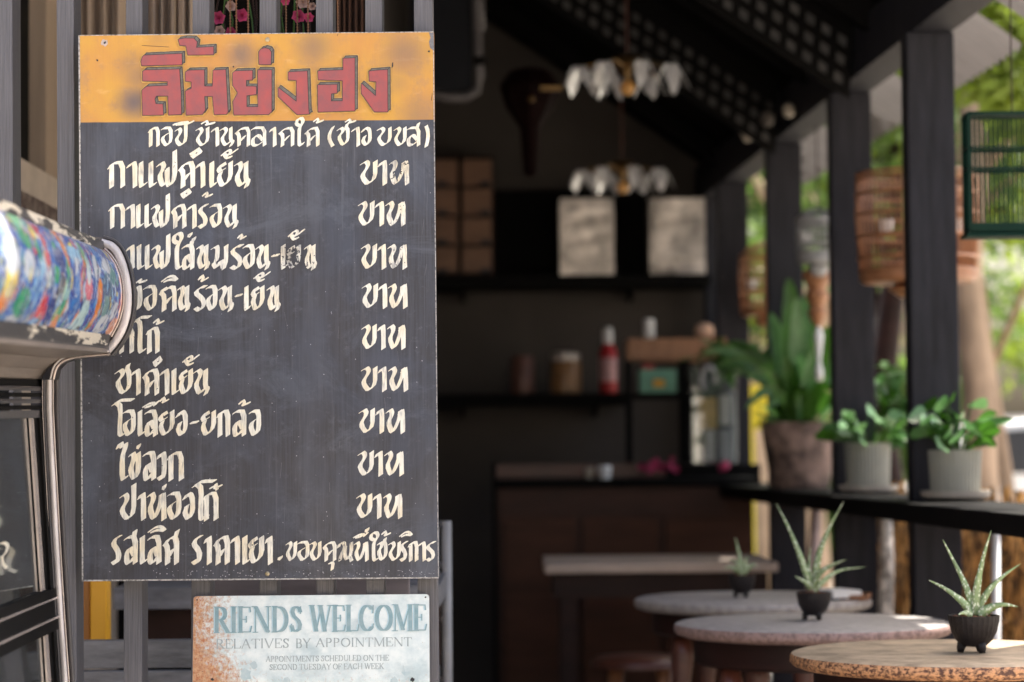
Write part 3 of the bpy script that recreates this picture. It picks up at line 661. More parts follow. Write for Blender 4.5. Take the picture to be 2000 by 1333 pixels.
MB().prism([P(x, y, SY + .0035) for x, y in [(610 + (x - 610) * 1.004, 1330 + (y - 1330) * 1.004) for x, y in cr]], (0, .0015, 0)).build('plate_rim', M['grey'], sign)
def sflat(name, polys, mt, off=.0004):
    m = MB()
    for k, pl in enumerate(polys): pts = [P(x, y, SY) - Vector((0, off + (k % 40) * .00001, 0)) for x, y in pl]; m.add(pts, [list(range(len(pts)))])
    return m.build(name, mt, sign, fixn=False)
def ell(cx, cy, rx, ry, a0, a1, n=12): return [(cx + rx * math.cos(R(a0 + (a1 - a0) * k / n)), cy - ry * math.sin(R(a0 + (a1 - a0) * k / n))) for k in range(n + 1)]
# latin serif caps: T thick stroke, t thin stroke, s serif; unit box, y down
SE = {
 'I': (.36, [('T', [(.5, 0), (.5, 1)])], [(.5, 0), (.5, 1)]),
 'E': (.74, [('T', [(.22, 0), (.22, 1)]), ('t', [(.2, .02), (.86, .02), (.9, .2)]), ('t', [(.2, .49), (.62, .49)]), ('t', [(.62, .38), (.62, .6)]), ('t', [(.2, .98), (.88, .98), (.97, .76)])], [(.22, 0), (.22, 1)]),
 'F': (.7, [('T', [(.22, 0), (.22, 1)]), ('t', [(.2, .02), (.9, .02), (.93, .2)]), ('t', [(.2, .49), (.62, .49)]), ('t', [(.62, .38), (.62, .6)])], [(.22, 0), (.22, 1)]),
 'L': (.72, [('T', [(.22, 0), (.22, 1)]), ('t', [(.2, .98), (.9, .98), (.98, .74)])], [(.22, 0), (.22, 1)]),
 'R': (.84, [('T', [(.2, 0), (.2, 1)]), ('b', [(.2, .02), (.45, .02)] + ell(.45, .26, .26, .24, 90, -90, 8)[0:] + [(.2, .5)]), ('T', [(.45, .5), (.86, .97)])], [(.2, 0), (.2, 1), (.9, 1)]),
 'P': (.72, [('T', [(.22, 0), (.22, 1)]), ('b', [(.2, .02), (.5, .02)] + ell(.5, .27, .27, .25, 90, -90, 8) + [(.2, .52)])], [(.22, 0), (.22, 1)]),
 'B': (.78, [('T', [(.22, 0), (.22, 1)]), ('b', [(.2, .02), (.5, .02)] + ell(.5, .25, .24, .23, 90, -90, 8) + [(.2, .48)]), ('b', [(.5, .48)] + ell(.52, .73, .29, .25, 90, -90, 8) + [(.2, .98)])], [(.22, 0), (.22, 1)]),
 'D': (.9, [('T', [(.18, 0), (.18, 1)]), ('b', [(.16, .02), (.4, .02)] + ell(.4, .5, .44, .48, 90, -90, 12) + [(.16, .98)])], [(.18, 0), (.18, 1)]),
 'O': (.95, [('b', ell(.5, .5, .40, .48, 0, 360, 22))], []),
 'C': (.86, [('b', ell(.52, .5, .40, .48, 45, 315, 18)), ('t', [(.88, .02), (.86, .3)]), ('t', [(.9, .72), (.84, .88)])], []),
 'S': (.68, [('b', [(.8, .22), (.72, .08), (.5, .02), (.3, .07), (.22, .22), (.32, .38), (.66, .56), (.78, .72), (.72, .9), (.48, .98), (.25, .93), (.16, .76)]), ('t', [(.82, .02), (.82, .28)]), ('t', [(.16, .7), (.16, .98)])], []),
 'N': (.98, [('t', [(.18, 0), (.18, 1)]), ('T', [(.2, .02), (.82, .98)]), ('t', [(.84, 0), (.84, 1)])], [(.13, 0), (.18, 1), (.84, 0)]),
 'M': (1.1, [('t', [(.14, 0), (.12, 1)]), ('T', [(.17, .02), (.5, .96)]), ('t', [(.5, .96), (.83, .02)]), ('T', [(.85, 0), (.86, 1)])], [(.12, 0), (.12, 1), (.87, 0), (.87, 1)]),
 'W': (1.2, [('T', [(.1, 0), (.3, .98)]), ('t', [(.3, .98), (.5, .1)]), ('T', [(.48, 0), (.68, .98)]), ('t', [(.69, .98), (.92, 0)])], [(.1, 0), (.48, 0), (.92, 0)]),
 'V': (.9, [('T', [(.12, 0), (.5, .98)]), ('t', [(.51, .98), (.9, 0)])], [(.12, 0), (.9, 0)]),
 'A': (.92, [('t', [(.1, 1), (.48, .02)]), ('T', [(.48, 0), (.86, 1)]), ('t', [(.25, .64), (.7, .64)])], [(.1, 1), (.86, 1)]),
 'T': (.8, [('T', [(.5, 0), (.5, 1)]), ('t', [(.06, .2), (.1, .02), (.9, .02), (.94, .2)])], [(.5, 1)]),
 'Y': (.84, [('T', [(.1, 0), (.5, .52)]), ('t', [(.5, .52), (.9, 0)]), ('T', [(.5, .5), (.5, 1)])], [(.1, 0), (.9, 0), (.5, 1)]),
 'U': (.92, [('b', [(.2, 0), (.2, .65), (.28, .9), (.5, .98), (.72, .9), (.82, .65)]), ('t', [(.82, .68), (.82, 0)])], [(.2, 0), (.82, 0)]),
 'H': (.95, [('T', [(.18, 0), (.18, 1)]), ('T', [(.82, 0), (.82, 1)]), ('t', [(.18, .5), (.82, .5)])], [(.18, 0), (.18, 1), (.82, 0), (.82, 1)]),
 'K': (.88, [('T', [(.2, 0), (.2, 1)]), ('t', [(.25, .58), (.82, 0)]), ('T', [(.42, .42), (.84, 1)])], [(.2, 0), (.2, 1), (.84, 0), (.86, 1)]),
}
def serif(text, x0, x1, y0, y1, thick=.075, thin=.02, slope=-.0105):
    tot = sum(SE[c][0] for c in text if c != ' ') + .3 * text.count(' '); H = y1 - y0; k = (x1 - x0) / tot; x = x0; out = []
    tk, tn = thick * H, thin * H
    for c in text:
        if c == ' ': x += .3 * k; continue
        wd, st, sf = SE[c]; W = wd * k; yo = y0 + (x - x0) * slope
        for kind, pts in st:
            hw_ = {'T': tk, 'b': tk, 't': tn * 1.1}[kind]
            pp = [(x + p[0] * W, yo + p[1] * H) for p in pts]
            for a_, b_ in zip(pp, pp[1:]):
                hv = tn * .9
                out.append(hull([(round(q_[0] + sx * hw_, 3), round(q_[1] + sy * hv, 3)) for q_ in (a_, b_) for sx in (-1, 1) for sy in (-1, 1)]))
        for (sx, sy) in sf:
            cx, cy = x + sx * W, yo + sy * H; hw_ = tk + .035 * H
            out.append([(cx - hw_, cy - tn * .8), (cx + hw_, cy - tn * .8), (cx + hw_, cy + tn * .8), (cx - hw_, cy + tn * .8)])
        x += W
    return out
M['blueprint'] = mat('faded_blue_print', (.17, .30, .35), .5, 0, .5, (60, 60, 60), .05, thr=(.35, .62), col2=(.30, .42, .46))
M['pink_trim'] = M['grey']
M['palehalo'] = mat('light_blue_print', (.50, .70, .78), .5, 0, .1, (60, 60, 60), 0)
M['blueprint2'] = mat('small_grey_print', (.24, .31, .34), .5, 0, .5, (80, 80, 80), .05, thr=(.35, .62), col2=(.42, .48, .5))
M['rustprint'] = mat('rust_eaten_print', (.42, .30, .22), .5, 0, .5, (90, 90, 90), .05, thr=(.45, .55), col2=(.30, .33, .30))
sflat('sign_text', serif('RIENDS', 417, 592, 1186, 1236), M['blueprint'], .0009)
sflat('sign_text_glow', [[(x - 2.4, y + .4) for x, y in p] for p in serif('RIENDS', 417, 592, 1186, 1236)], M['palehalo'], .0003)
sflat('sign_text', serif('WELCOME', 605, 834, 1183, 1234), M['blueprint'], .0009)
sflat('sign_text_glow', [[(x - 2.4, y + .4) for x, y in p] for p in serif('WELCOME', 605, 834, 1183, 1234)], M['palehalo'], .0003)
sflat('sign_text', serif('RELATIVES', 421, 566, 1249, 1267, .07, .03), M['blueprint2'])
sflat('sign_text', serif('BY', 577, 607, 1248, 1266, .07, .03), M['blueprint2'])
sflat('sign_text', serif('APPOINTMENT', 616, 805, 1247, 1264, .07, .03), M['blueprint2'])
sflat('sign_text', serif('APPOINTMENTS SCHEDULED ON THE', 519, 760, 1282, 1293, .07, .035), M['blueprint2'])
sflat('sign_text', serif('SECOND TUESDAY OF EACH WEEK', 526, 750, 1298, 1309, .07, .035), M['blueprint2'])
sflat('nail_hole', [blob(385, 1172, 1.8, 9, 1), blob(831, 1167, 1.8, 9, 2), blob(806, 1328, 4.5, 12, 3), blob(415, 1327, 3, 9, 5)], M['ink'], .001)
for pc_ in [[(784, 1314), (788, 1298), (791, 1312), (800, 1312), (812, 1318), (820, 1334), (812, 1334), (803, 1320), (790, 1320)], blob(770, 1330, 8, 9, 12), blob(480, 1318, 13, 11, 14), blob(495, 1300, 8, 9, 17), blob(560, 1330, 10, 9, 21)]: sflat('sign_picture', [pc_], bpy.data.materials.get('faded_picture_print') or mat('faded_picture_print', (.34, .47, .52), .5, 0, .4, (90, 90, 90), 0, col2=(.55, .64, .66)), .0003)

# ================================================================== MUSIC CABINET at the left
def N_(px, py, Y, vx=853):
    vy = 740 if py < 660 else 865 if py > 1000 else 740 + (py - 660) / 340 * 125
    k = 3.93 / Y; return P(vx + (px - vx) * k, vy + (py - vy) * k, Y)
jb = thing('display_cabinet', 'old chrome trimmed glass cabinet with a curved sticker covered canopy', 'cabinet', N_(60, 1333, 3.9))
# sticker panel
sec = [(200, 486), (214, 498), (226, 516), (235, 540), (239.5, 568), (239, 596), (233, 622), (222, 646), (212, 660)]
def secpt(v):
    t = v * (len(sec) - 1); i = min(int(t), len(sec) - 2); f = t - i; return (sec[i][0] * (1 - f) + sec[i + 1][0] * f, sec[i][1] * (1 - f) + sec[i + 1][1] * f)
NY, NV = 420, 56; Y0, Y1 = 2.3, 3.945
vs = []; colr = []
rs = random.Random(5)
BLUE = [(.01, .06, .32), (.03, .16, .55), (.10, .32, .70), (.008, .03, .18), (.35, .55, .82)]
# stickers: (u along px, v, ru, rv, colour)
ST = []
def A(px, v, ru, rv, c): ST.append((px, v, ru, rv, c))
WH, RD, GR, OR, NV_, YE, SK = (.70, .74, .80), (.62, .03, .05), (.03, .34, .14), (.85, .30, .06), (.02, .04, .20), (.85, .70, .12), (.35, .62, .85)
for px_, bands in ((4, [(0.2, WH), (.45, WH), (.62, YE), (.78, OR)]), (40, [(.1, (.3, .7, .4)), (.3, GR), (.5, WH), (.78, GR), (.95, WH)]), (78, [(.2, RD), (.42, RD), (.55, WH), (.78, RD)]), (100, [(.4, NV_), (.6, (.1, .1, .1)), (.8, NV_)]),
                   (118, [(.15, OR), (.3, OR), (.45, GR), (.6, (.5, .75, .6)), (.8, GR), (.94, OR)]), (140, [(.3, SK), (.55, (.1, .25, .6)), (.75, (.1, .25, .6))]), (158, [(.2, GR), (.4, (.75, .85, .85)), (.55, (.8, .2, .25)), (.7, (.6, .8, .8)), (.85, (.55, .75, .78))]),
                   (182, [(.2, (.05, .2, .55)), (.35, WH), (.6, OR), (.72, OR), (.85, (.75, .3, .1))]), (200, [(.3, WH), (.5, (.1, .2, .3)), (.7, (.2, .35, .35)), (.85, WH)]), (214, [(.4, (.1, .3, .3)), (.7, WH)]), (226, [(.3, (.8, .75, .75)), (.6, (.8, .5, .4)), (.85, (.8, .35, .2))])):
    for v, c in bands: A(px_ + rs.uniform(-3, 3), v, rs.uniform(4.5, 8.5) if px_ > 60 else 12, rs.uniform(.08, .15), c)
for k in range(480):
    pp = rs.uniform(-20, 236); c = rs.choice([WH, WH, SK, NV_, (.02, .12, .45), (.04, .2, .6), RD, GR, OR, (.1, .1, .12), YE]); 
    A(pp, rs.random(), rs.uniform(.5, 1.3) if pp > 150 else rs.uniform(.8, 2.4), rs.uniform(.02, .10), c)
ST.sort(key=lambda s: s[0])
rows = []
for i in range(NY + 1):
    # finer steps far away
    Y = Y0 + (Y1 - Y0) * i / NY
    row = []
    for j in range(NV + 1):
        v = j / NV; a_, b_ = secpt(v); row.append(N_(a_, b_, Y))
        pxs = 853 + (225 - 853) * 3.93 / Y + 14 * (v - .5)
        wob = 9 * noise.noise(Vector((pxs * .05, v * 3, 2))); c = BLUE[int(abs(noise.noise(Vector((pxs * .09, v * 5, 7))) * 11)) % 5]
        for (sx, sv, ru, rv, sc_) in ST:
            dx = (pxs + wob - sx) / ru; 
            if abs(dx) < 1.0:
                dv = (v - sv) / rv
                if dx * dx + dv * dv < 1: c = sc_
        nn_ = noise.noise(Vector((pxs * .55 + v * 6, v * 5 + pxs * .02, 11)))
        if nn_ > .26: c = tuple(x * .6 + y * .4 for x, y in zip(c, (.72, .80, .88)))
        elif nn_ < -.24: c = tuple(x * .35 + y * .65 for x, y in zip(c, (.01, .04, .22)))
        # printed white veins
        if abs(noise.noise(Vector((pxs * .14 + v * 3, v * 9, 3)))) < .018: c = (.8, .85, .92)
        colr.append(c)
    rows.append(row)
po = MB().loft(rows).build('sticker_panel', None, jb, smooth=True, fixn=False)
me = po.data; ca = me.color_attributes.new('print', 'FLOAT_COLOR', 'POINT')
ca.data.foreach_set('color', [x for c in colr for x in (*[(q * 1.25 - .25 * sum(c) / 3) * .62 if q * 1.25 > .25 * sum(c) / 3 else 0 for q in c], 1)])
m = bpy.data.materials.new('sticker_print'); m.use_nodes = True; b = m.node_tree.nodes['Principled BSDF']
an = m.node_tree.nodes.new('ShaderNodeAttribute'); an.attribute_name = 'print'; m.node_tree.links.new(an.outputs[0], b.inputs['Base Color'])
b.inputs['Roughness'].default_value = .42; b.inputs['Specular IOR Level'].default_value = .3; b.inputs['Coat Weight'].default_value = .15; b.inputs['Coat Roughness'].default_value = .12
me.materials.clear(); me.materials.append(m)
def bar(name, pts, mt, ya, yb, **k):      # section outline in far-end pixels, run along the cabinet
    m_ = MB(); m_.loft([[N_(x, y, ya) for x, y in pts], [N_(x, y, yb) for x, y in pts]], True)
    n = len(pts); m_.f += [list(range(n)), list(range(n, 2 * n))[::-1]]; m_.mi += [0, 0]
    return m_.build(name, mt, jb, **k)
M['peel'] = mat('peeling_trim', (.62, .56, .46), .4, .2, .5, (14, 5, 40), .4, thr=(.49, .51), col2=(.035, .034, .038))
M['peel2'] = mat('dark_trim', (.075, .07, .075), .35, .3, .4, (8, 8, 8), .2)
bar('top_trim', [(190, 468), (203, 472), (205, 490), (192, 488)], M['peel'], 2.3, 3.95)
bar('bottom_trim', [(206, 655), (218, 655), (213, 678), (200, 676)], M['peel'], 2.3, 3.95)
bar('lower_lip', [(199, 677), (214, 678), (213, 682), (199, 681)], M['peel2'], 2.3, 3.95)
# end plate with chrome rims
OUT = [(176, 463), (200, 464), (222, 470), (238, 486), (250, 514), (258, 548), (261, 584), (258, 618), (248, 650), (232, 676), (216, 694), (180, 697), (146, 700), (124, 707), (111, 720), (106, 742), (106, 800), (111, 900), (119, 1050), (128, 1200), (138, 1345)]
EY = 3.95
pl = [P(x, y, EY) for x, y in OUT + [(60, 1345), (60, 463)]]
MB().prism(pl, (0, .04, 0)).build('end_plate', M['peel2'], jb)
def ribbon(name, pts, w0, w1, mt, ya, dep, smooth=False, off=0):
    m_ = MB(); n = len(pts); a_, b_ = [], []
    for i, p in enumerate(pts):
        q0, q1 = pts[max(0, i - 1)], pts[min(n - 1, i + 1)]; dx, dy = q1[0] - q0[0], q1[1] - q0[1]; l_ = math.hypot(dx, dy); nx, ny = -dy / l_, dx / l_
        a_.append((p[0] + nx * w0, p[1] + ny * w0)); b_.append((p[0] + nx * w1, p[1] + ny * w1))
    # rounded section
    secs = []
    for (t, dd) in ((0, dep), (0, .2 * dep), (.12, .05 * dep), (.5, 0), (.88, .05 * dep), (1, .2 * dep), (1, dep)):
        secs.append([P(a_[i][0] * (1 - t) + b_[i][0] * t, a_[i][1] * (1 - t) + b_[i][1] * t, ya + dd) for i in range(n)])
    m_.loft(secs); return m_.build(name, mt, jb, smooth=True)
arc = OUT[1:11]
arc = chaikin(arc, 2)
ribbon('end_rim', arc, 2.5, 19, M['chrome2'], 3.925, .03)
ribbon('outer_rim', [(x + 1, y) for x, y in arc], -4, 2.4, M['peel2'], 3.93, .05)
arc2 = chaikin([(203, 488), (216, 500), (228, 518), (237, 544), (240, 570), (239, 598), (231, 628), (216, 656)], 2)
ribbon('inner_rim', [(x - 2, y) for x, y in arc2], -6, -1.5, M['chrome'], 3.915, .03)
ribbon('inner_rim', [(x - 2, y) for x, y in arc2], -1.2, 4.5, mat('salmon_reflection', (.62, .30, .22), .35, .3, .4, (5, 5, 30), .1, col2=(.65, .6, .58)), 3.91, .03)  # orange reflection on the chrome lip, painted as a salmon strip
low = chaikin(OUT[10:16], 2)
ribbon('chrome_trim', low, -1, 5, M['chrome'], 3.91, .03)
ribbon('chrome_trim', low, 6, 10, M['chrome2'], 3.90, .02)
leg = OUT[15:]
ribbon('leg_trim', leg, -10, 0, M['peel2'], 3.915, .03)
ribbon('leg_trim', leg, .5, 4, M['chrome'], 3.905, .03)
ribbon('leg_trim', leg, 4.2, 17, M['chrome2'], 3.90, .04)
ribbon('leg_trim', leg, 17.2, 22, M['peel2'], 3.89, .03)
ribbon('leg_trim', leg, 22, 24, M['chrome'], 3.88, .03)
# fascia under the canopy with reeding
bar('fascia', [(206, 682), (214, 682), (214, 690), (122, 701), (92, 722), (78, 745), (60, 745), (60, 682)], M['fascia'], 2.3, 3.93)
for k in range(4): bar('reed', [(61 + 0, 697 + k * 9), (88, 696 + k * 9), (89, 698 + k * 9), (61, 700 + k * 9)], M['fascia'], 3.62, 3.72) if False else None
for k, y in enumerate((756, 768, 780, 792)):
    bar('chrome_reed', [(70, y), (88, y), (90, y + 4), (88, y + 8), (70, y + 8)], M['black'] if k % 2 else M['peel2'], 2.9, 3.93)
bar('window_rail', [(66, 802), (88, 802), (88, 816), (66, 816)], M['peel2'], 2.9, 3.93)
bar('window_rail', [(66, 742), (84, 742), (86, 755), (66, 755)], M['black'], 2.9, 3.93)
# doors : dark glass in chromed frames leaning outwards towards the base
def side(y): return 80 + (y - 740) * .066
def vbar(name, Ya, Yb, y0, y1, o0, o1, mt):
    m_ = MB(); vs_ = []
    for (y) in (y0, y1):
        for (o, Y) in ((o0, Ya), (o1, Ya), (o1, Yb), (o0, Yb)): vs_.append(N_(side(y) + o, y, Y))
    m_.add(vs_, [(3, 2, 1, 0), (4, 5, 6, 7), (0, 1, 5, 4), (1, 2, 6, 5), (2, 3, 7, 6), (3, 0, 4, 7)]); return m_.build(name, mt, jb)
for (y0, y1) in ((816, 1146), (1226, 1420)):
    vbar('glass_pane', 2.6, 3.86, y0, y1, -6, -5, M['dglass'])
    vbar('frame_stile', 3.80, 3.83, y0, y1, -3, 1, M['chrome']); vbar('frame_stile', 3.86, 3.90, y0, y1, -2, 6, M['black'])
    vbar('frame_stile', 3.83, 3.86, y0, y1, -3, 1, M['black'])
vbar('door_rail', 2.6, 3.92, 1146, 1163, -4, 8, M['black']); vbar('door_rail', 2.6, 3.92, 1163, 1167, -2, 10, M['chrome'])
vbar('door_rail', 2.6, 3.92, 1168, 1200, -6, 6, M['black']); vbar('door_rail', 2.6, 3.92, 1200, 1204, -2, 11, M['chrome']); vbar('door_rail', 2.6, 3.92, 1204, 1226, -4, 8, M['black'])
# inside of the cabinet: back board, shelf and a pale painted numeral on the inner panel
vbar('inner_panel', 2.6, 3.9, 740, 1420, -62, -58, mat('inner_board', (.07, .073, .075), .6, 0, .4, (6, 6, 4), .1))
vbar('inner_shelf', 2.6, 3.9, 1000, 1008, -56, -10, M['grey'])
sq = [(2, 1062), (10, 1060), (17, 1066), (13, 1080), (4, 1088), (6, 1100), (14, 1110)]
numo = MB()
for k, pg in enumerate(stroke([(x - 1, y) for x, y in sq], 3, -2)):
    numo.add([P(x, y, 3.50 - k * .0001) for x, y in pg], [list(range(len(pg)))])
numo.build('painted_mark', CREAM, jb, fixn=False)

# ================================================================== BACK OF THE ROOM
def wbox(name, px0, px1, py0, py1, Y, dep, mt, parent=None, bevel=.003, **k):
    a_, b_ = P(px0, py0, Y), P(px1, py1, Y)
    return MB().box(a_.x, b_.x, Y, Y + dep, b_.z, a_.z).build(name, mt, parent, bevel=bevel, **k)
def wthing(name, label, cat, px, py, Y, group=None): return thing(name, label, cat, P(px, py, Y), group)
sh1 = wthing('wall_shelf', 'upper dark wall shelf carrying the two square tins', 'shelf', 1100, 548, 10.8)
wbox('shelf_board', 700, 1388, 541, 556, 10.68, .41, M['black'], sh1); wbox('shelf_shadow_board', 966, 1268, 372, 541, 11.03, .06, M['black'], sh1)  # black back board paints in the shadow between the tins
for x_ in (900, 1230): wbox('bracket', x_, x_ + 8, 556, 585, 10.8, .28, M['black'], sh1)
sh2 = wthing('wall_shelf', 'lower dark wall shelf carrying jars and the red bottle', 'shelf', 1000, 780, 10.8)
wbox('shelf_board', 700, 1225, 772, 790, 10.66, .43, M['black'], sh2)
for x_ in (900, 1160): wbox('bracket', x_, x_ + 8, 790, 815, 10.8, .28, M['black'], sh2)
for (x0, x1, lb) in ((1093, 1200, 'square tin plate can left of the other, on the upper shelf'), (1268, 1378, 'square tin plate can nearest the posts, on the upper shelf')):
    t = wthing('tin_can', lb, 'tin', (x0 + x1) / 2, 540, 10.85, 'square tins on the upper shelf')
    rows = []; n = 14; a_, b_ = P(x0, 388, 10.7), P(x1, 541, 10.7)
    m = MB(); cx = (a_.x + b_.x) / 2; hw_ = (b_.x - a_.x) / 2; hh = a_.z - b_.z; r_ = random.Random(x0)
    for j in range(9):
        z = b_.z + hh * j / 8; row = []
        for (sx, sy) in ((-1, -1), (0, -1), (1, -1), (1, 0), (1, 1), (0, 1), (-1, 1), (-1, 0)):
            dn = 0 if abs(sx * sy) == 1 or j in (0, 8) else r_.uniform(-.006, .003)
            row.append(Vector((cx + sx * (hw_ + dn), 10.70 + hw_ + sy * (hw_ + dn), z)))
        rows.append(row)
    m.loft(rows, True); m.add(rows[-1], [tuple(range(8))]); m.add(rows[0], [tuple(range(8))]); m.build('can_body', M['tin'], t)
    MB().lathe((cx, 10.70 + hw_, a_.z), [(.05, 0), (.05, .008), (.001, .008)], 20).build('can_lid', M['tin'], t)
# drawers / package columns at left
dc = wthing('drawer_chest', 'brown wooden drawer chest with dark pulls at the left end of the upper shelf', 'chest', 905, 540, 10.75)
for cx0, cx1 in ((800, 893), (903, 960)):
    wbox('chest_frame', cx0 - 5, cx1 + 4, 306, 540, 10.8, .2, M['darkwood'], dc)
    for k in range(4):
        y0 = 312 + k * 57; d_ = wbox('drawer', cx0, cx1, y0, y0 + 50, 10.77, .04, mat('drawer_wood', (.20, .10, .055), .5, 0, .3, (5, 5, 20), .1) if k + cx0 == 800 else bpy.data.materials['drawer_wood'], dc)
        wbox('pull', (cx0 + cx1) / 2 + 8, (cx0 + cx1) / 2 + 26, y0 + 42, y0 + 50, 10.755, .02, M['ink'], dc)
# jars on lower shelf
def lat(name, label, cat, px, pyb, Y, prof, mt, group=None, parts=()):
    c = P(px, pyb, Y); t = thing(name, label, cat, c, group); s_ = S(Y)
    MB().lathe(c, [(max(1e-4, r * s_), z * s_) for r, z in prof], 28).build(parts[0] if parts else 'body', mt, t, smooth=40)
    return t, c, s_
t, c, s_ = lat('clay_jar', 'plain brown cylinder jar left of the lidded jar', 'jar', 1021, 772, 10.8, [(0, 0), (22, 0), (23, 10), (23, 68), (20, 72), (20, 76), (0, 76)], mat('brown_clay', (.17, .075, .055), .4, 0, .3, (20, 20, 20), .1))
t, c, s_ = lat('lidded_jar', 'golden brown jar with pale metal lid left of the red bottle', 'jar', 1105, 772, 10.8, [(0, 0), (29, 0), (30, 10), (30, 62), (27, 66), (0, 66)], mat('amber_clay', (.32, .17, .075), .3, 0, .3, (20, 20, 20), .1))
MB().lathe(c, [(28 * s_, 66 * s_), (29 * s_, 70 * s_), (29 * s_, 80 * s_), (20 * s_, 84 * s_), (1e-4, 86 * s_)], 24).build('lid', M['tin'], t, smooth=40)
t, c, s_ = lat('red_bottle', 'red bottle with pale label and white cap on the lower shelf', 'bottle', 1188, 772, 10.78, [(0, 0), (16, 0), (17, 4), (17, 80), (14, 92), (8, 98), (8, 104), (0, 104)], M['red'])
MB().lathe(c, [(17.4 * s_, 26 * s_), (17.6 * s_, 28 * s_), (17.6 * s_, 70 * s_), (17.4 * s_, 72 * s_)], 24).build('label_band', mat('pink_label', (.62, .35, .36), .5, 0, .3, (40, 40, 40), 0), t, smooth=40)
MB().lathe(c, [(9 * s_, 100 * s_), (10 * s_, 104 * s_), (10 * s_, 126 * s_), (7 * s_, 132 * s_), (1e-4, 133 * s_)], 20).build('cap', M['white'], t, smooth=40)
# small stand with brown top
st_ = wthing('wood_stand', 'black framed stand with a thick brown top right of the red bottle', 'stand', 1320, 905, 10.2)
wbox('top_board', 1226, 1420, 662, 702, 10.1, .35, M['wood'], st_); wbox('leg', 1221, 1236, 702, 905, 10.12, .05, M['black'], st_); wbox('leg', 1326, 1350, 702, 905, 10.16, .05, M['black'], st_)
wbox('middle_shelf', 1236, 1392, 768, 778, 10.12, .3, M['black'], st_); wbox('leg', 1396, 1408, 702, 905, 10.3, .05, M['black'], st_)
gb = wthing('mint_box', 'mint green box with yellow emblem under the brown stand top', 'box', 1286, 768, 10.13)
wbox('carton', 1250, 1321, 722, 768, 10.14, .2, M['green'], gb); wbox('emblem', 1276, 1298, 742, 756, 10.134, .006, M['yellow'], gb, bevel=0); wbox('red_tab', 1256, 1278, 712, 722, 10.16, .1, M['red'], gb)
lat('white_cup', 'small white cup standing on the brown stand top', 'cup', 1268, 661, 10.2, [(0, 0), (10, 0), (12, 4), (11, 20), (12, 34), (9, 38), (7, 36), (0, 35)], M['white'])
lat('sea_shell', 'round peach coloured shell on the right of the brown stand top', 'shell', 1376, 661, 10.2, [(0, 0), (14, 2), (20, 12), (16, 24), (6, 30), (0, 31)], mat('peach_shell', (.75, .5, .38), .4, 0, .3, (40, 40, 40), .2))
# counter
M['counterwood'] = mat('counter_wood', (.055, .020, .012), .5, 0, .4, (4, 4, 16), .1, spec=.25)
ct = wthing('wood_counter', 'dark reddish wooden service counter below the shelves', 'counter', 1220, 1333, 9.7)
wbox('counter_body', 972, 1480, 950, 1700, 9.72, .55, M['counterwood'], ct); wbox('counter_top', 966, 1486, 938, 950, 9.68, .62, M['black'], ct)
wbox('rim_board', 966, 1300, 908, 938, 10.25, .03, M['redwood'], ct)
wbox('rim_board', 1300, 1486, 908, 938, 10.25, .03, M['black'], ct)
wbox('corner_post', 961, 976, 905, 1700, 9.66, .05, M['black'], ct)
for (x0, x1) in ((984, 1128), (1138, 1290), (1300, 1470)): wbox('door_panel', x0, x1, 1012, 1600, 9.70, .02, mat('counter_door', (.075, .028, .015), .5, 0, .4, (3, 3, 18), .1, spec=.2) if x0 == 984 else bpy.data.materials['counter_door'], ct)
lat('white_cup', 'white cup with saucer on the dark counter near its middle', 'cup', 1181, 938, 9.8, [(0, 0), (14, 0), (15, 2), (9, 4), (12, 8), (14, 24), (12, 28), (10, 24), (0, 22)], M['white'])
lat('brass_cup', 'little tan cup left of the white cup on the counter', 'cup', 1151, 938, 9.82, [(0, 0), (7, 0), (9, 20), (8, 24), (0, 23)], M['saucer'])
fb = wthing('flower_bunch', 'bright pink flower bunch lying on the counter', 'flowers', 1280, 930, 10)
for k in range(26):
    c = P(1282 + rnd.gauss(0, 20), 918 - abs(rnd.gauss(0, 11)), 9.95 + rnd.random() * .1); petal_flower(c, .022, M['pink'], fb, k) if k < 9 else MB().ball(c, .012, 6).build('bud', M['pink'], fb, smooth=True)
gj = wthing('glass_case', 'tall glass jar case with yellow and white things right of the stand', 'jar', 1400, 905, 9.95)
wbox('glass_box', 1352, 1440, 715, 905, 9.95, .14, M['glass'], gj); wbox('yellow_bag', 1366, 1400, 778, 838, 10.0, .05, mat('ochre_bag', (.52, .32, .10), .6, 0, .3, (20, 20, 20), .1), gj)
wbox('pale_carton', 1408, 1428, 772, 830, 10.0, .05, M['plaster'], gj); wbox('pale_carton', 1406, 1428, 840, 900, 10.0, .05, M['grey'], gj)
wbox('paper_roll', 1380, 1396, 840, 900, 10.0, .05, M['plaster'], gj)
mg = wthing('hooked_ladle', 'white curved handle hanging under the stand top', 'ladle', 1380, 770, 9.9)
MB().tube([P(1384 - 14 * math.cos(t), 742 + 26 * math.sin(t) * -1, 9.9) for t in [k * math.pi / 8 - .9 for k in range(12)]], .008, 8).build('handle', M['grey'], mg, smooth=True)
pk = wthing('pink_toy', 'tiny pink item at the right end of the counter', 'trinket', 1416, 925, 9.7); MB().ball(P(1416, 910, 9.7), .02, 8).build('bead', M['pink'], pk); MB().ball(P(1408, 916, 9.7), .012, 8).build('bead', M['pink'], pk)
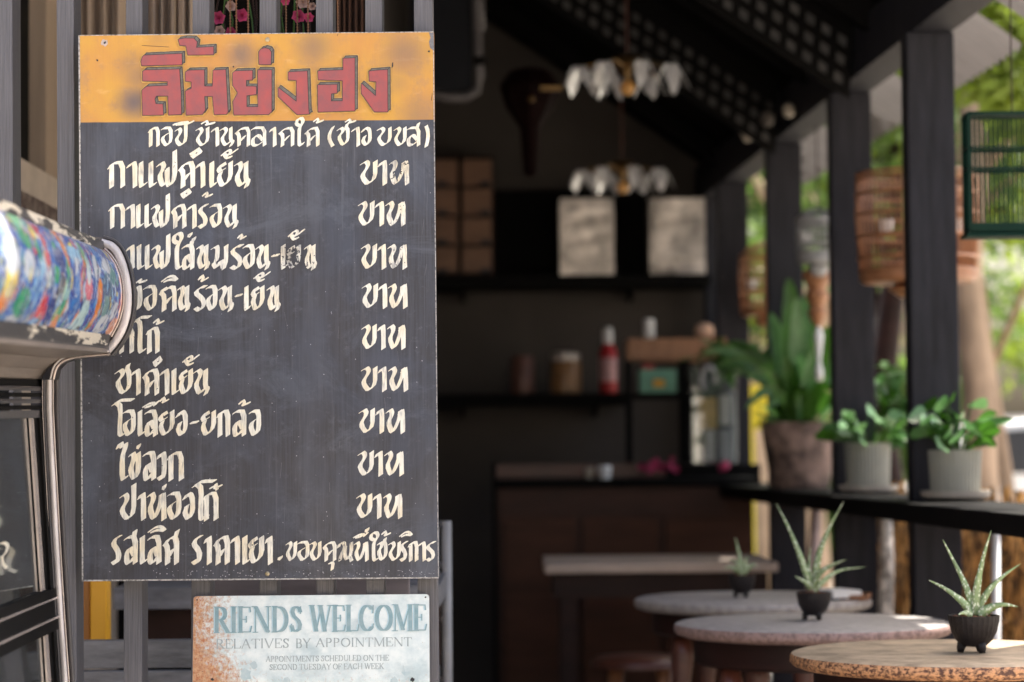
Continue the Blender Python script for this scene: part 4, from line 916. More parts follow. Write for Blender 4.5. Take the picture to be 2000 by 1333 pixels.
# conduit and dark panel upper left
M['dullgrey'] = mat('dull_grey_pipe', (.12, .11, .115), .5, 0, .3, (20, 20, 20), .05)
cd = wthing('wall_conduit', 'bent grey conduit pipe beside the dark box at the upper left of the room', 'pipe', 930, 100, 8.6)
MB().tube([P(931, -60, 8.6), P(933, 30, 8.6), P(935, 118, 8.6), P(938, 150, 8.6), P(932, 176, 8.6), P(912, 190, 8.6), P(880, 191, 8.6), P(820, 180, 8.6)], .017, 10).build('pipe', M['dullgrey'], cd, smooth=True)
MB().tube([P(931, -60, 8.59), P(935, 60, 8.59)], .024, 10).build('sleeve', M['dullgrey'], cd, smooth=True)
MB().tube([P(936, 112, 8.59), P(937, 128, 8.59)], .021, 10).build('clamp', M['black'], cd, smooth=True)
bx = wthing('dark_cabinet', 'black blue hanging cabinet beside the bent conduit', 'cabinet', 880, 180, 8.7)
wbox('cabinet_body', 800, 922, -80, 178, 8.65, .2, mat('navy_black', (.008, .009, .014), .5, 0, .2, (5, 5, 5), .05, spec=.15), bx)
# chandeliers
def chandelier(px, py, Y, W, label, seed):
    c = P(px, py, Y); t = thing('chandelier', label, 'chandelier', c, 'glass petal chandeliers'); s_ = W / 2 * S(Y); r_ = random.Random(seed)
    MB().tube([c + Vector((0, 0, .05)), c + Vector((0, 0, .62))], .004, 6).build('hanging_rod', M['redwood'], t)
    MB().lathe(c, [(1e-4, .075), (.05, .07), (.055, .055), (.02, .03), (.012, -.01), (1e-4, -.012)], 20).build('hub', M['brass'], t, smooth=40)
    MB().ball(c + Vector((0, 0, -.035)), .026, 12).build('amber_globe', M['amber'], t, smooth=True)
    for k in range(8):
        a_ = k * math.pi / 4 + .25; d = Vector((math.cos(a_), math.sin(a_), 0)); cc = c + d * s_ * .80
        MB().tube([c + Vector((0, 0, .03)), c + d * s_ * .4 + Vector((0, 0, .05)), cc + Vector((0, 0, .03))], .004, 6).build('arm', M['brass'], t)
        rows = []; nseg = 24
        for (r, z) in ((.008, .03), (.02, .026), (.034, .012), (.046, -.012)):
            rows.append([cc + Vector((math.cos(q) * r * (1 + .30 * math.cos(4 * q + k)), math.sin(q) * r * (1 + .30 * math.cos(4 * q + k)), z - (r / .046) ** 1.5 * .036 * math.cos(4 * q + k))) for q in [i * 2 * math.pi / nseg for i in range(nseg)]])
        MB().loft(rows, True).build('glass_shade', M['shade'], t, smooth=True)
    return t
chandelier(1225, 152, 8.2, 245, 'nearer and higher chandelier of white petal shades hanging on a red rod', 1)
chandelier(1215, 350, 10.0, 205, 'farther and lower chandelier of white petal shades above the tins', 2)
ln = wthing('hanging_lantern', 'dark red hanging lantern with brass band left of the chandelier', 'lantern', 1020, 200, 8.8)
c = P(1035, 190, 8.8); s_ = S(8.8)
MB().lathe(c, [(1e-4, -160 * s_), (14 * s_, -150 * s_), (20 * s_, -60 * s_), (48 * s_, -20 * s_), (60 * s_, 20 * s_), (40 * s_, 50 * s_), (1e-4, 60 * s_)], 8).build('lantern_body', mat('lantern_red', (.007, .002, .002), .7, 0, .3, (9, 9, 9), .1, spec=.05), ln)
MB().box(c.x + 20 * s_, c.x + 62 * s_, c.y - .14, c.y - .12, c.z + 2 * s_, c.z + 10 * s_).build('brass_band', M['brass'], ln)
MB().ball(c + Vector((2 * s_, -.13, -14 * s_)), .012, 8).build('brass_knob', M['brass'], ln)
# metal rack by the board edge
mr_ = wthing('metal_rack', 'grey tubular metal rack standing just right of the board edge', 'rack', 870, 1333, 5.6)
for (xx, YY, rr) in ((872, 5.7, .0115), (848, 5.95, .010)): MB().tube([P(xx, 1018, YY), P(xx + 2, 1333, YY), P(xx + 5, 1780, YY)], rr, 10).build('upright', M['grey'], mr_, smooth=True)
for y in (1024, 1105, 1210, 1330): MB().tube([P(873, y, 5.7), P(820, y - 4, 5.95)], .006, 8).build('rung', M['grey'], mr_)

# ================================================================== TABLES
def round_table(px, pyt, Y, label, top, rim, grp='round pedestal tables in a row'):
    c = P(px, pyt, Y); c.z = .74; t = thing('round_table', label, 'table', (c.x, c.y, 0.04), grp); Rr = .31; o = Vector((c.x, c.y, 0))
    MB().lathe(o, [(1e-4, .74), (Rr - .012, .74), (Rr - .003, .737)], 72).build('tabletop', top, t, smooth=50)
    MB().lathe(o, [(Rr - .003, .737), (Rr, .732), (Rr, .722), (Rr - .006, .715), (Rr - .02, .710), (1e-4, .710)], 72).build('table_rim', rim, t, smooth=50)
    MB().lathe(o, [(Rr - .045, .709), (Rr - .045, .655), (Rr - .055, .648), (Rr - .10, .648)], 56).build('apron', M['darkwood'], t, smooth=50)
    for k in range(4):
        a_ = k * math.pi / 2 + .5; d = Vector((math.cos(a_), math.sin(a_), 0))
        p = o + d * (Rr - .09)
        MB().tube([p + Vector((0, 0, .65)), p + Vector((0, 0, .6)), p + d * .01 + Vector((0, 0, .45)), p + d * .03 + Vector((0, 0, .2)), p + d * .05 + Vector((0, 0, .04))], [.022, .03, .018, .024, .014], 10).build('leg', M['redwood'], t, smooth=True)
    MB().tube([o + Vector((-.2, -.1, .25)), o + Vector((.2, .1, .25))], .01, 8).build('stretcher', M['redwood'], t)
    return t, c
tA, cA = round_table(1862, 1282, 4.63, 'nearest round table with weathered tan top and orange speckled rim', M['oldtop'], M['oldrim'])
tB, cB = round_table(1586, 1218, 5.45, 'second round table with pinkish stone top and dark red apron', M['stone'], M['stonerim'])
tC, cC = round_table(1470, 1175, 6.36, 'third round table with plain grey top nearest the square table', M['stone'], M['stone'])
sq_ = thing('square_table', 'rectangular table with pale top edge and dark apron behind the round ones', 'table', (P(1290, 1107, 8.4).x, 8.4, .04))
xl, xr = P(1064, 1107, 8.15).x, P(1520, 1107, 8.15).x
MB().box(xl, xr, 8.15, 8.85, .715, .745).build('tabletop', mat('pale_wood_top', (.55, .44, .37), .45, 0, .3, (5, 20, 20), .1), sq_, bevel=.004)
MB().box(xl + .03, xr - .03, 8.2, 8.8, .63, .713).build('apron', M['darkwood'], sq_)
for (x_, y_) in ((xl + .08, 8.24), (xr - .08, 8.24), (xl + .08, 8.76), (xr - .08, 8.76)): MB().box(x_ - .025, x_ + .025, y_ - .025, y_ + .025, .04, .63).build('leg', M['darkwood'], sq_)
# stools below
for i, (px, Y, lb) in enumerate(((1395, 5.9, 'low wooden stool tucked under the second table on its left'), (1470, 5.0, 'low wooden stool in front of the second table'), (1250, 7.4, 'low wooden stool beside the third table'))):
    c = P(px, 1380, Y); t = thing('wooden_stool', lb, 'stool', (c.x, c.y, .04), 'low wooden stools'); o = Vector((c.x, c.y, 0)); h_ = .50 if i != 1 else .44
    MB().lathe(o, [(1e-4, h_), (.14, h_), (.15, h_ - .01), (.15, h_ - .03), (1e-4, h_ - .035)], 32).build('seat', M['redwood'], t, smooth=50)
    for k in range(4):
        a_ = k * math.pi / 2 + .6; d = Vector((math.cos(a_), math.sin(a_), 0)); MB().tube([o + d * .10 + Vector((0, 0, h_ - .03)), o + d * .15 + Vector((0, 0, .04))], .014, 8).build('leg', M['wood'], t, smooth=True)

# black footed pots with succulents
def leafmesh(base, pts, w_, mt, parent, name='leaf', thick=.35, spots=None):
    # channelled strap leaf along pts (world points), w_ width list
    n = len(pts); rows = []
    for i, p in enumerate(pts):
        t = (pts[min(i + 1, n - 1)] - pts[max(i - 1, 0)]).normalized(); a_ = t.cross(Vector((0, -1, .25))).normalized(); nn_ = a_.cross(t).normalized(); w2 = w_[i]
        rows.append([p + a_ * w2, p + a_ * w2 * .5 - nn_ * w2 * thick, p - nn_ * w2 * thick * 1.2, p - a_ * w2 * .5 - nn_ * w2 * thick, p - a_ * w2, p + nn_ * w2 * .1])
    return MB().loft(rows, True).build(name, mt, parent, smooth=True)
def spotted():
    m = mat('spotted_aloe', (.27, .37, .17), .38, 0, .3, (30, 30, 30), .1)
    t = m.node_tree; N = t.nodes; L = t.links; b = N['Principled BSDF']; src = b.inputs['Base Color'].links[0].from_socket
    tc = N.new('ShaderNodeTexCoord'); mp = N.new('ShaderNodeMapping'); mp.inputs['Scale'].default_value = (230, 230, 130); L.new(tc.outputs['Object'], mp.inputs[0])
    v = N.new('ShaderNodeTexVoronoi'); v.inputs['Scale'].default_value = 1; L.new(mp.outputs[0], v.inputs[0])
    r = N.new('ShaderNodeMapRange'); r.inputs[1].default_value = .42; r.inputs[2].default_value = .30; L.new(v.outputs[0], r.inputs[0])
    x = N.new('ShaderNodeMix'); x.data_type = 'RGBA'; L.new(r.outputs[0], x.inputs[0]); L.new(src, x.inputs[6]); x.inputs[7].default_value = (.72, .76, .58, 1)
    L.new(x.outputs[2], b.inputs['Base Color']); return m
ALOE = spotted()
def foot_pot(px, pyb, Y, W, H, label, leaves, tz):
    c = P(px, pyb, Y); c.z = tz; t = thing('potted_aloe', label, 'potted plant', c, 'succulents in black footed bowls'); s_ = S(Y); r = W / 2 * s_; h_ = H * s_
    MB().lathe(c, [(1e-4, h_ * .16), (r * .45, h_ * .17), (r * .72, h_ * .34), (r * .9, h_ * .58), (r * .985, h_ * .85), (r, h_), (r * .93, h_), (r * .9, h_ * .85), (1e-4, h_ * .82)], 56, rib=-.025).build('bowl', M['clayblack'], t, smooth=25)
    for k in range(3):
        a_ = -math.pi / 2 + k * 2 * math.pi / 3 + .42; d = Vector((math.cos(a_), math.sin(a_), 0)); p = c + d * r * .42
        MB().tube([p + Vector((0, 0, h_ * .34)), p + d * r * .1 + Vector((0, 0, h_ * .12)), p + d * r * .12 + Vector((0, 0, .0005))], [r * .22, r * .17, r * .12], 10).build('foot', M['clayblack'], t, smooth=True)
    MB().lathe(c, [(r * .92, h_ * .88), (r * .5, h_ * .95), (1e-4, h_ * .97)], 24).build('soil', M['soil'], t)
    for k in range(30):
        a_ = rnd.random() * 6.28; q_ = c + Vector((math.cos(a_), math.sin(a_), 0)) * r * rnd.uniform(.3, .85) + Vector((0, 0, h_ * .97)); MB().ball(q_, r * rnd.uniform(.05, .1), 5, .6).build('bark_chip', M['soil'], t)
    for (L_, w_) in leaves:
        pts = [];
        cp = [P(x, y, Y) + Vector((0, dy, 0)) for x, y, dy in L_]
        for i in range(len(cp) - 1):
            for f in (0, .25, .5, .75): 
                p0, p1, p2, p3 = cp[max(0, i - 1)], cp[i], cp[i + 1], cp[min(len(cp) - 1, i + 2)]
                pts.append(.5 * ((2 * p1) + (-p0 + p2) * f + (2 * p0 - 5 * p1 + 4 * p2 - p3) * f * f + (-p0 + 3 * p1 - 3 * p2 + p3) * f ** 3))
        pts.append(cp[-1]); n = len(pts)
        ws = [w_ * s_ * (1 - (i / (n - 1)) ** 1.7) * (.9 + .25 * math.sin(math.pi * min(1, i / n * 2)) + (.12 if i % 2 else 0)) + .0003 for i in range(n)]
        leafmesh(None, pts, ws, ALOE, t)
    return t
foot_pot(1903, 1272, 4.60, 99, 72, 'black footed bowl with spiky spotted aloe on the nearest table', [
  ([(1900, 1200, 0), (1880, 1176, 0), (1850, 1152, .01), (1816, 1134, .01)], 7), ([(1902, 1198, 0), (1890, 1150, .01), (1868, 1100, .02), (1845, 1055, .02)], 6), ([(1904, 1198, 0), (1908, 1150, 0), (1920, 1090, 0), (1936, 1036, 0)], 7.5),
  ([(1910, 1196, .01), (1935, 1155, .02), (1968, 1125, .03), (2003, 1103, .04)], 6), ([(1910, 1202, -.01), (1930, 1188, -.01), (1955, 1180, -.02), (1984, 1184, -.02)], 8.5), ([(1898, 1204, -.01), (1885, 1197, -.03), (1872, 1194, -.05), (1860, 1197, -.06)], 7),
  ([(1906, 1200, .02), (1925, 1192, .03), (1945, 1196, .04)], 6)], .7405)
foot_pot(1590, 1205, 5.50, 68, 54, 'black footed bowl with long aloe leaves on the second table', [
  ([(1585, 1152, 0), (1568, 1100, .0), (1545, 1040, .01), (1518, 984, .02)], 6), ([(1590, 1152, 0), (1598, 1090, 0), (1620, 1030, 0), (1648, 980, .0)], 6.5), ([(1588, 1150, 0), (1600, 1120, -.01), (1625, 1102, -.02), (1650, 1092, -.03)], 6),
  ([(1590, 1155, 0), (1620, 1128, .02), (1650, 1115, .04), (1697, 1110, .05)], 4.5), ([(1582, 1150, -.01), (1570, 1136, -.03), (1548, 1124, -.04)], 5.5), ([(1586, 1150, .02), (1584, 1110, .04), (1588, 1070, .05)], 4)], .7405)
foot_pot(1450, 1163, 6.35, 52, 44, 'black footed bowl with small grassy succulent on the third table', [
  ([(1448, 1122, 0), (1444, 1085, 0), (1436, 1050, 0)], 5), ([(1450, 1122, 0), (1430, 1108, 0), (1412, 1112, 0)], 5), ([(1450, 1122, 0), (1468, 1104, 0), (1480, 1108, 0)], 5), ([(1450, 1122, 0), (1438, 1098, 0), (1424, 1094, .02)], 4), ([(1452, 1122, 0), (1456, 1098, 0), (1464, 1088, .02)], 4)], .7405)
tr_ = thing('paper_napkins', 'small pile of white napkins and a wooden tray at the right of the third table', 'napkins', (P(1640, 1180, 6.3).x, 6.3, .74))
wc = P(1645, 1185, 6.25)
MB().box(wc.x - .05, wc.x + .03, 6.2, 6.32, .745, .765, .3).build('napkin_pile', M['white'], tr_, bevel=.003); MB().box(wc.x + .0, wc.x + .075, 6.2, 6.34, .741, .752, -.2).build('wood_tray', M['wood'], tr_, bevel=.002)

# ================================================================== PLANTS ON THE SILL
def broad(parent, base, tip, w_, mt, droop=.2, name='leaf', roll=0):
    d = tip - base; L_ = d.length; t = d.normalized(); a_ = t.cross(Vector((0, 0, 1))).normalized() if abs(t.z) < .98 else Vector((1, 0, 0))
    if abs(a_.y) > .75: a_ = (a_ + Vector((.8, 0, 0))).normalized()
    up = a_.cross(t).normalized(); a_, up = a_ * math.cos(roll) + up * math.sin(roll), up * math.cos(roll) - a_ * math.sin(roll); rows = []
    for i in range(9):
        u = i / 8; ww = w_ * (math.sin(math.pi * u ** .8) ** .7 if 0 < u < 1 else .04) ; p = base + d * u + Vector((0, 0, -1)) * droop * L_ * u * u
        rows.append([p - a_ * ww + up * ww * .18, p - up * ww * .12, p + a_ * ww + up * ww * .18])
    return MB().loft(rows).build(name, mt, parent, smooth=True, fixn=False)
def sill_pot(px, Y, W, H, label, seed, nleaf, spread, hgt):
    hgt *= 1.7
    x = P(px, 960, Y).x; c = Vector((x, Y, .985)); t = thing('potted_plant', label, 'potted plant', c, 'leafy plants in ribbed grey pots on the sill'); s_ = S(Y); r = W / 2 * s_; h_ = H * s_
    MB().lathe(c, [(1e-4, .004), (r * 1.05, .004), (r * 1.28, .012), (r * 1.32, .028), (r * 1.25, .028), (r * 1.1, .016), (1e-4, .014)], 40).build('saucer', M['saucer'], t, smooth=40)
    MB().lathe(c, [(1e-4, .017), (r * .88, .017), (r * .93, .03), (r, h_), (r * .93, h_), (r * .9, h_ * .9), (1e-4, h_ * .9)], 72, rib=-.035).build('ribbed_pot', M['potgrey'], t, smooth=20)
    MB().lathe(c, [(r * .9, h_ * .92), (1e-4, h_ * .94)], 20).build('soil', M['soil'], t)
    rr = random.Random(seed); top = c + Vector((0, 0, h_ * .9))
    for k in range(nleaf):
        a_ = rr.random() * 6.283; el = rr.uniform(.05, 1.2); ln_ = rr.uniform(.35, 1) * spread * s_; st0 = top + Vector((math.cos(a_) * r * .3, math.sin(a_) * r * .3, 0))
        b_ = st0 + Vector((math.cos(a_) * ln_ * .6 * math.cos(el), math.sin(a_) * ln_ * .6 * math.cos(el), .01 + ln_ * .55 * math.sin(el) * hgt))
        MB().tube([st0, b_], .0022, 5).build('stem', M['leaf'], t)
        tp = b_ + Vector((math.cos(a_ + rr.uniform(-.5, .5)), math.sin(a_), rr.uniform(-.1, .5))).normalized() * rr.uniform(.05, .08)
        broad(t, b_, tp, rr.uniform(.021, .031), M['leaf2'] if rr.random() < .5 else M['leaf'], .2, 'leaf', rr.choice([-1, 1]) * rr.uniform(.3, 1.1))
    return t
sill_pot(1866, 6.44, 104, 100, 'ribbed grey pot with leafy plant nearest the camera on the sill', 3, 42, 112, 1.1)
sill_pot(1696, 7.52, 90, 100, 'ribbed grey pot with leafy plant middle of the three sill pots', 5, 30, 100, .75)
# big clay pot with bird's nest fern
c = Vector((P(1560, 950, 8.76).x, 8.72, .985)); bp_ = thing('fern_pot', 'large mottled clay pot with tall glossy fern at the far end of the sill', 'potted plant', c); s_ = S(8.76)
MB().lathe(c, [(1e-4, .002), (54 * s_, .002), (58 * s_, .02), (70 * s_, 90 * s_), (74 * s_, 118 * s_), (75 * s_, 128 * s_), (70 * s_, 128 * s_), (66 * s_, 110 * s_), (1e-4, 108 * s_)], 40).build('clay_pot', M['clay'], bp_, smooth=40)
MB().lathe(c, [(66 * s_, 112 * s_), (1e-4, 118 * s_)], 20).build('soil', M['soil'], bp_)
top = c + Vector((0, 0, 112 * s_))
def arch(x, y, dy, w_, mt, bow):
    tip = P(x, y, 8.72) + Vector((0, dy, 0)); b0 = top + Vector(((x - 1560) * s_ * .15, dy * .2, 0)); n = 16; rows = []
    side = Vector((1 if x >= 1560 else -1, 0, 0)); ctrl = (b0 + tip) / 2 + Vector((0, 0, bow)) - side * bow * .2
    for i in range(n + 1):
        u = i / n; p = b0 * (1 - u) ** 2 + ctrl * 2 * u * (1 - u) + tip * u * u; q = (b0 * (1 - u) * -2 + ctrl * 2 * (1 - 2 * u) + tip * 2 * u).normalized()
        ww = w_ * s_ * (math.sin(math.pi * min(1, u * .93 + .05)) ** .6) * (1 + .06 * math.sin(i * 2.6)); a_ = q.cross(Vector((.25, -1, .1))).normalized(); up = a_.cross(q)
        rows.append([p - a_ * ww + up * ww * .3, p - up * ww * .05, p + a_ * ww + up * ww * .3])
    MB().loft(rows).build('frond', mt, bp_, smooth=True, fixn=False)
for (x, y, dy, w_, k_, bw) in ((1540, 545, 0, 27, 0, .02), (1585, 566, .1, 25, 0, .02), (1612, 640, -.1, 22, 0, .06), (1508, 610, .06, 20, 1, .04), (1632, 702, .05, 20, 0, .10), (1552, 585, -.08, 22, 1, .0), (1596, 600, .12, 22, 0, .03), (1455, 742, -.12, 15, 0, .16), (1650, 800, -.05, 14, 0, .14),
                           (1578, 690, -.14, 18, 1, .0), (1526, 700, -.1, 17, 0, .03), (1618, 765, -.16, 15, 0, .12), (1470, 690, .1, 16, 0, .14), (1420, 700, .05, 14, 0, .20), (1490, 800, -.16, 13, 0, .14), (1560, 760, -.16, 14, 0, .1), (1645, 745, .1, 15, 1, .14), (1395, 720, -.05, 12, 0, .22), (1430, 668, .1, 13, 0, .16), (1375, 690, 0, 11, 1, .2), (1446, 800, -.2, 11, 0, .2), (1640, 660, .1, 14, 0, .08)):
    arch(x, y, dy, w_, M['leaf2'] if k_ else M['leaf'], bw)
for k in range(40):
    a_ = rnd.random() * 6.28; b_ = top + Vector((math.cos(a_) * .08, math.sin(a_) * .08, rnd.uniform(0, .05))); broad(bp_, b_, b_ + Vector((math.cos(a_) * .09, math.sin(a_) * .09, rnd.uniform(-.03, .12))), .012, M['leaf'] if k % 3 else M['leaf2'])
# feathery plant left (over the stand) and shrubs outside behind pots
def leafy(name, label, cx, cy, Y, rx, ry, n, mt, lw, seed, base=None, cat='plant'):
    t = thing(name, label, cat, P(cx, cy + ry, Y)); rr = random.Random(seed); root = base or P(cx, cy + ry, Y); s_ = S(Y)
    for k in range(max(5, n // 9)):
        a_ = rr.random() * 6.28; e = P(cx + math.cos(a_) * rx * rr.uniform(.3, 1), cy + math.sin(a_) * ry * rr.uniform(.3, 1), Y + rr.uniform(-.1, .1))
        MB().tube([root, (root + e) / 2 + Vector((0, 0, .03)), e], .0025, 5).build('stem', M['leaf'], t)
        for j in range(9):
            f = .35 + .65 * j / 8; q_ = root.lerp(e, f) + Vector((0, 0, .03 * math.sin(math.pi * f)))
            dv = Vector((rr.uniform(-1, 1), rr.uniform(-1, .6), rr.uniform(-.3, .9))).normalized()
            broad(t, q_, q_ + dv * lw * rr.uniform(1.6, 2.6), lw * rr.uniform(.3, .5), mt if rr.random() < .6 else M['leaf2'], .15)
    return t
leafy('potted_fern', 'feathery dark fern spilling over the brown stand', 1430, 700, 9.6, 85, 45, 120, M['leaf'], .035, 21, P(1420, 740, 9.6))
leafy('garden_shrub', 'green shrub outside between the nearest two posts', 1742, 790, 8.0, 44, 90, 150, M['leaf'], .04, 22)
leafy('garden_shrub', 'drooping green twigs outside left of the nearest post at fern height', 1480, 640, 10.6, 40, 60, 60, M['leafy'], .04, 23)
vs_ = thing('sky_highlight', 'slender white shape standing in for a sky highlight beside the tall fern', 'highlight', P(1612, 745, 8.5)); MB().lathe(P(1600, 745, 8.5), [(1e-4, 0), (.012, 0), (.016, .03), (.007, .07), (.014, .13), (.018, .16), (.008, .19), (1e-4, .195)], 16).build('highlight_body', M['white'], vs_, smooth=True)  # white solid added in place of a bright patch of sky
vs_.location = vs_.location

# ================================================================== BIRD CAGES
def cage(px, pyt, pyb, Y, W, label, wood, nbars=30, dome=True):
    bz = P(px, pyb, Y); tz = P(px, pyt, Y); r = W / 2 * S(Y); h_ = tz.z - bz.z; c = bz; t = thing('bird_cage', label, 'bird cage', c, 'bird cages hung along the veranda')
    m = MB()
    for k in range(nbars):
        a_ = k * 2 * math.pi / nbars; d = Vector((math.cos(a_), math.sin(a_), 0))
        pts = [c + d * r * .93, c + d * r + Vector((0, 0, h_ * .5)), c + d * r * .97 + Vector((0, 0, h_ * .82))] + ([c + d * r * .6 + Vector((0, 0, h_ * .98)), c + d * r * .08 + Vector((0, 0, h_ * 1.04))] if dome else [])
        m.tube(pts, .0031, 5)
    m.build('cage_bars', wood, t, kind='stuff', smooth=True)
    for f, rr in ((0, .94), (.06, .95), (.16, .97), (.33, .99), (.5, 1.0), (.66, .995), (.78, .985), (.82, .98)):
        MB().tube([c + Vector((math.cos(q) * r * rr, math.sin(q) * r * rr, h_ * f)) for q in [i * 2 * math.pi / 32 for i in range(33)]], .005, 6).build('hoop', wood, t, smooth=True)
    MB().lathe(c, [(1e-4, -.012), (r * .9, -.012), (r * .96, 0), (r * .96, .02), (r * .9, .022), (1e-4, .01)], 32).build('base_tray', wood, t, smooth=40)
    MB().lathe(c, [(r * .35, -.012), (r * .5, -.03), (r * .3, -.055), (1e-4, -.06)], 24).build('base_stand', wood, t, smooth=40)
    MB().tube([c + Vector((0, 0, h_ * 1.02)), c + Vector((.0, 0, h_ * 1.1)), c + Vector((.02, 0, h_ * 1.16)), c + Vector((0, 0, h_ * 1.22)), c + Vector((0, 0, 2.4 - c.z))], .0025, 6).build('hook', M['darkwood'], t)
    MB().tube([c + Vector((-r * .9, 0, h_ * .35)), c + Vector((r * .9, 0, h_ * .35))], .006, 6).build('perch', wood, t)
    for sg in (-1, 1): MB().lathe(c + Vector((sg * r * .6, -r * .5, h_ * .35)), [(1e-4, 0), (.02, .0), (.024, .035), (.02, .035), (1e-4, .01)], 14).build('feed_cup', M['white'], t, smooth=40)
    return t
cage(1793, 296, 545, 7.2, 238, 'round wooden bird cage hung right behind the nearest post', M['wood2'], 60, False)
cage(1500, 478, 612, 10.1, 110, 'small wooden bird cage hung farthest, beside the far post', M['wood2'], 24)
cage(1598, 412, 508, 8.45, 84, 'grey wire bird cage between the second and third post', M['grey'], 26)
hl = thing('wood_hanging', 'carved wooden hanging stacked below the grey wire cage', 'ornament', P(1597, 640, 8.5)); cH = P(1597, 640, 8.5); s_ = S(8.5)
MB().lathe(cH, [(1e-4, 0), (10 * s_, 8 * s_), (20 * s_, 30 * s_), (14 * s_, 40 * s_), (24 * s_, 62 * s_), (18 * s_, 74 * s_), (30 * s_, 100 * s_), (26 * s_, 112 * s_), (1e-4, 116 * s_)], 20).build('carving', M['wood2'], hl, smooth=40)
# tall square green cage at right
g = thing('green_cage', 'dark green square wire cage hung at the right edge of the picture', 'bird cage', P(1985, 458, 5.75)); Yg = 5.75
xl, xr, zt, zb = P(1893, 300, Yg).x, P(2075, 300, Yg).x, P(1980, 222, Yg).z, P(1980, 458, Yg).z; dp = .07
for (x_, y_) in ((xl, Yg), (xr, Yg), (xl, Yg + dp), (xr, Yg + dp)): MB().box(x_ - .004, x_ + .004, y_ - .004, y_ + .004, zb, zt).build('corner_rod', M['cagegreen'], g)
for z in (zt, zb + .012, zb + (zt - zb) * .72, zb + (zt - zb) * .55):
    MB().box(xl, xr, Yg - .004, Yg + .004, z - .0025, z + .0025).build('cross_rod', M['cagegreen'], g); MB().box(xl, xr, Yg + dp - .004, Yg + dp + .004, z - .004, z + .004).build('cross_rod', M['cagegreen'], g)
    for x_ in (xl, xr): MB().box(x_ - .0041, x_ + .0041, Yg + .005, Yg + dp - .005, z - .0041, z + .0041).build('cross_rod', M['cagegreen'], g)
m = MB()
for k in range(1, 40):
    x_ = xl + (xr - xl) * k / 40; m.tube([(x_, Yg, zb), (x_, Yg, zt)], .0013, 4)
    if k % 2: m.tube([(x_, Yg + dp, zb), (x_, Yg + dp, zt)], .0012, 4)
for k in range(1, 14):
    y_ = Yg + dp * k / 14
    for x_ in (xl, xr): m.tube([(x_, y_, zb), (x_, y_, zt)], .0014, 4)
m.build('cage_wires', M['cagegreen'], g, kind='stuff')
MB().box(xl - .01, xr + .01, Yg - .01, Yg + dp + .01, zb - .006, zb + .003).build('base_tray', M['cagegreen'], g, bevel=.002)
MB().box(xl + .005, xr - .005, Yg - .002, Yg + .003, zb + .008, zb + .028).build('front_panel', mat('green_panel', (.004, .03, .019), .5, 0, .3, (30, 30, 30), .1, spec=.15), g)
MB().box(xl, xr, Yg + .0, Yg + dp, zt - .002, zt + .006).build('cage_roof', M['cagegreen'], g)
for (x_, hh) in ((xl + .045, .02), (xl + .06, .02), (xl + .075, .018)): MB().tube([(x_ - .004, Yg - .0045, zb + .05), (x_, Yg - .0045, zb + .05 + hh), (x_ + .005, Yg - .0045, zb + .05)], .0013, 4).build('brass_emblem', M['brass'], g)
MB().tube([((xl + xr) / 2, Yg + dp / 2, zt), ((xl + xr) / 2, Yg + dp / 2, 2.5)], .002, 6).build('hook', M['darkwood'], g)

# small shell lamps under the eave and stuff below the sill
for i, (x_, y_, Y, r_, lb) in enumerate(((1460, 262, 8.8, 14, 'left pale paper ball under the dark eave'), (1540, 216, 8.3, 13, 'right pale paper ball under the dark eave'), (1498, 232, 8.5, 15, 'dim paper ball between the two pale ones'))):
    c = P(x_, y_, Y); t = thing('paper_ball', lb, 'ornament', c, 'paper balls strung under the eave'); MB().ball(c, r_ * S(Y), 12, 1.15).build('ball', M['saucer'] if i < 2 else M['wall'], t, smooth=True); MB().tube([c, Vector((c.x, c.y, roofz(c.x, Y)))], .002, 5).build('string', M['black'], t)
wp = thing('white_post', 'slim white pole outside below the sill by the nearest pot', 'pole', P(1944, 1255, 6.3)); MB().tube([P(1948, 1700, 6.3), P(1944, 1030, 6.3)], .012, 12).build('pole', M['white'], wp, smooth=True)
wt = thing('birch_stem', 'mottled white stem outside below the sill between posts', 'trunk', P(1730, 1200, 7.6)); MB().tube([P(1734, 1500, 7.6), P(1728, 1250, 7.6), P(1732, 1100, 7.6), P(1728, 985, 7.6)], [.028, .026, .024, .02], 12).build('stem', mat('mottled_bark', (.66, .6, .52), .8, 0, .7, (30, 30, 30), .5, thr=(.42, .6)), wt, smooth=True)
wt2 = thing('birch_stem', 'pinkish bare stem outside between the far lower posts', 'trunk', P(1590, 1200, 8.6)); MB().tube([P(1592, 1400, 8.6), P(1588, 1120, 8.6), P(1594, 985, 8.6)], [.028, .024, .018], 12).build('stem', mat('pink_bark', (.6, .45, .4), .8, 0, .4, (30, 30, 30), .5), wt2, smooth=True)
# dry fibre screen hanging outside under the sill : a matted mass of strips
vs_l, fs_l = [], []
rf = random.Random(9)
for k in range(5200):
    d = rf.uniform(5.0, 10.6); off = rf.uniform(.50, .64); z = rf.uniform(.08, 1.0); l_ = rf.uniform(.10, .32); wv = rf.uniform(.004, .010); lean = rf.gauss(0, .03); x = wallX(d) + off; a_ = rf.uniform(-1.2, 1.2)
    dx, dy = math.cos(a_) * wv, math.sin(a_) * wv; n = len(vs_l)
    vs_l += [(x - dx, d - dy, z), (x + dx, d + dy, z), (x + dx * .4 + lean, d + dy * .4 + lean, z - l_), (x - dx * .4 + lean, d - dy * .4 + lean, z - l_)]; fs_l.append((n, n + 1, n + 2, n + 3))
mm = MB(); mm.v = vs_l; mm.f = fs_l; mm.mi = [0] * len(fs_l)
fo = mm.build('fibre_screen', M['fiber'], fixn=False); meta(fo, 'golden brown dry fibre screen hanging outside below the sill', 'screen', kind='stuff')

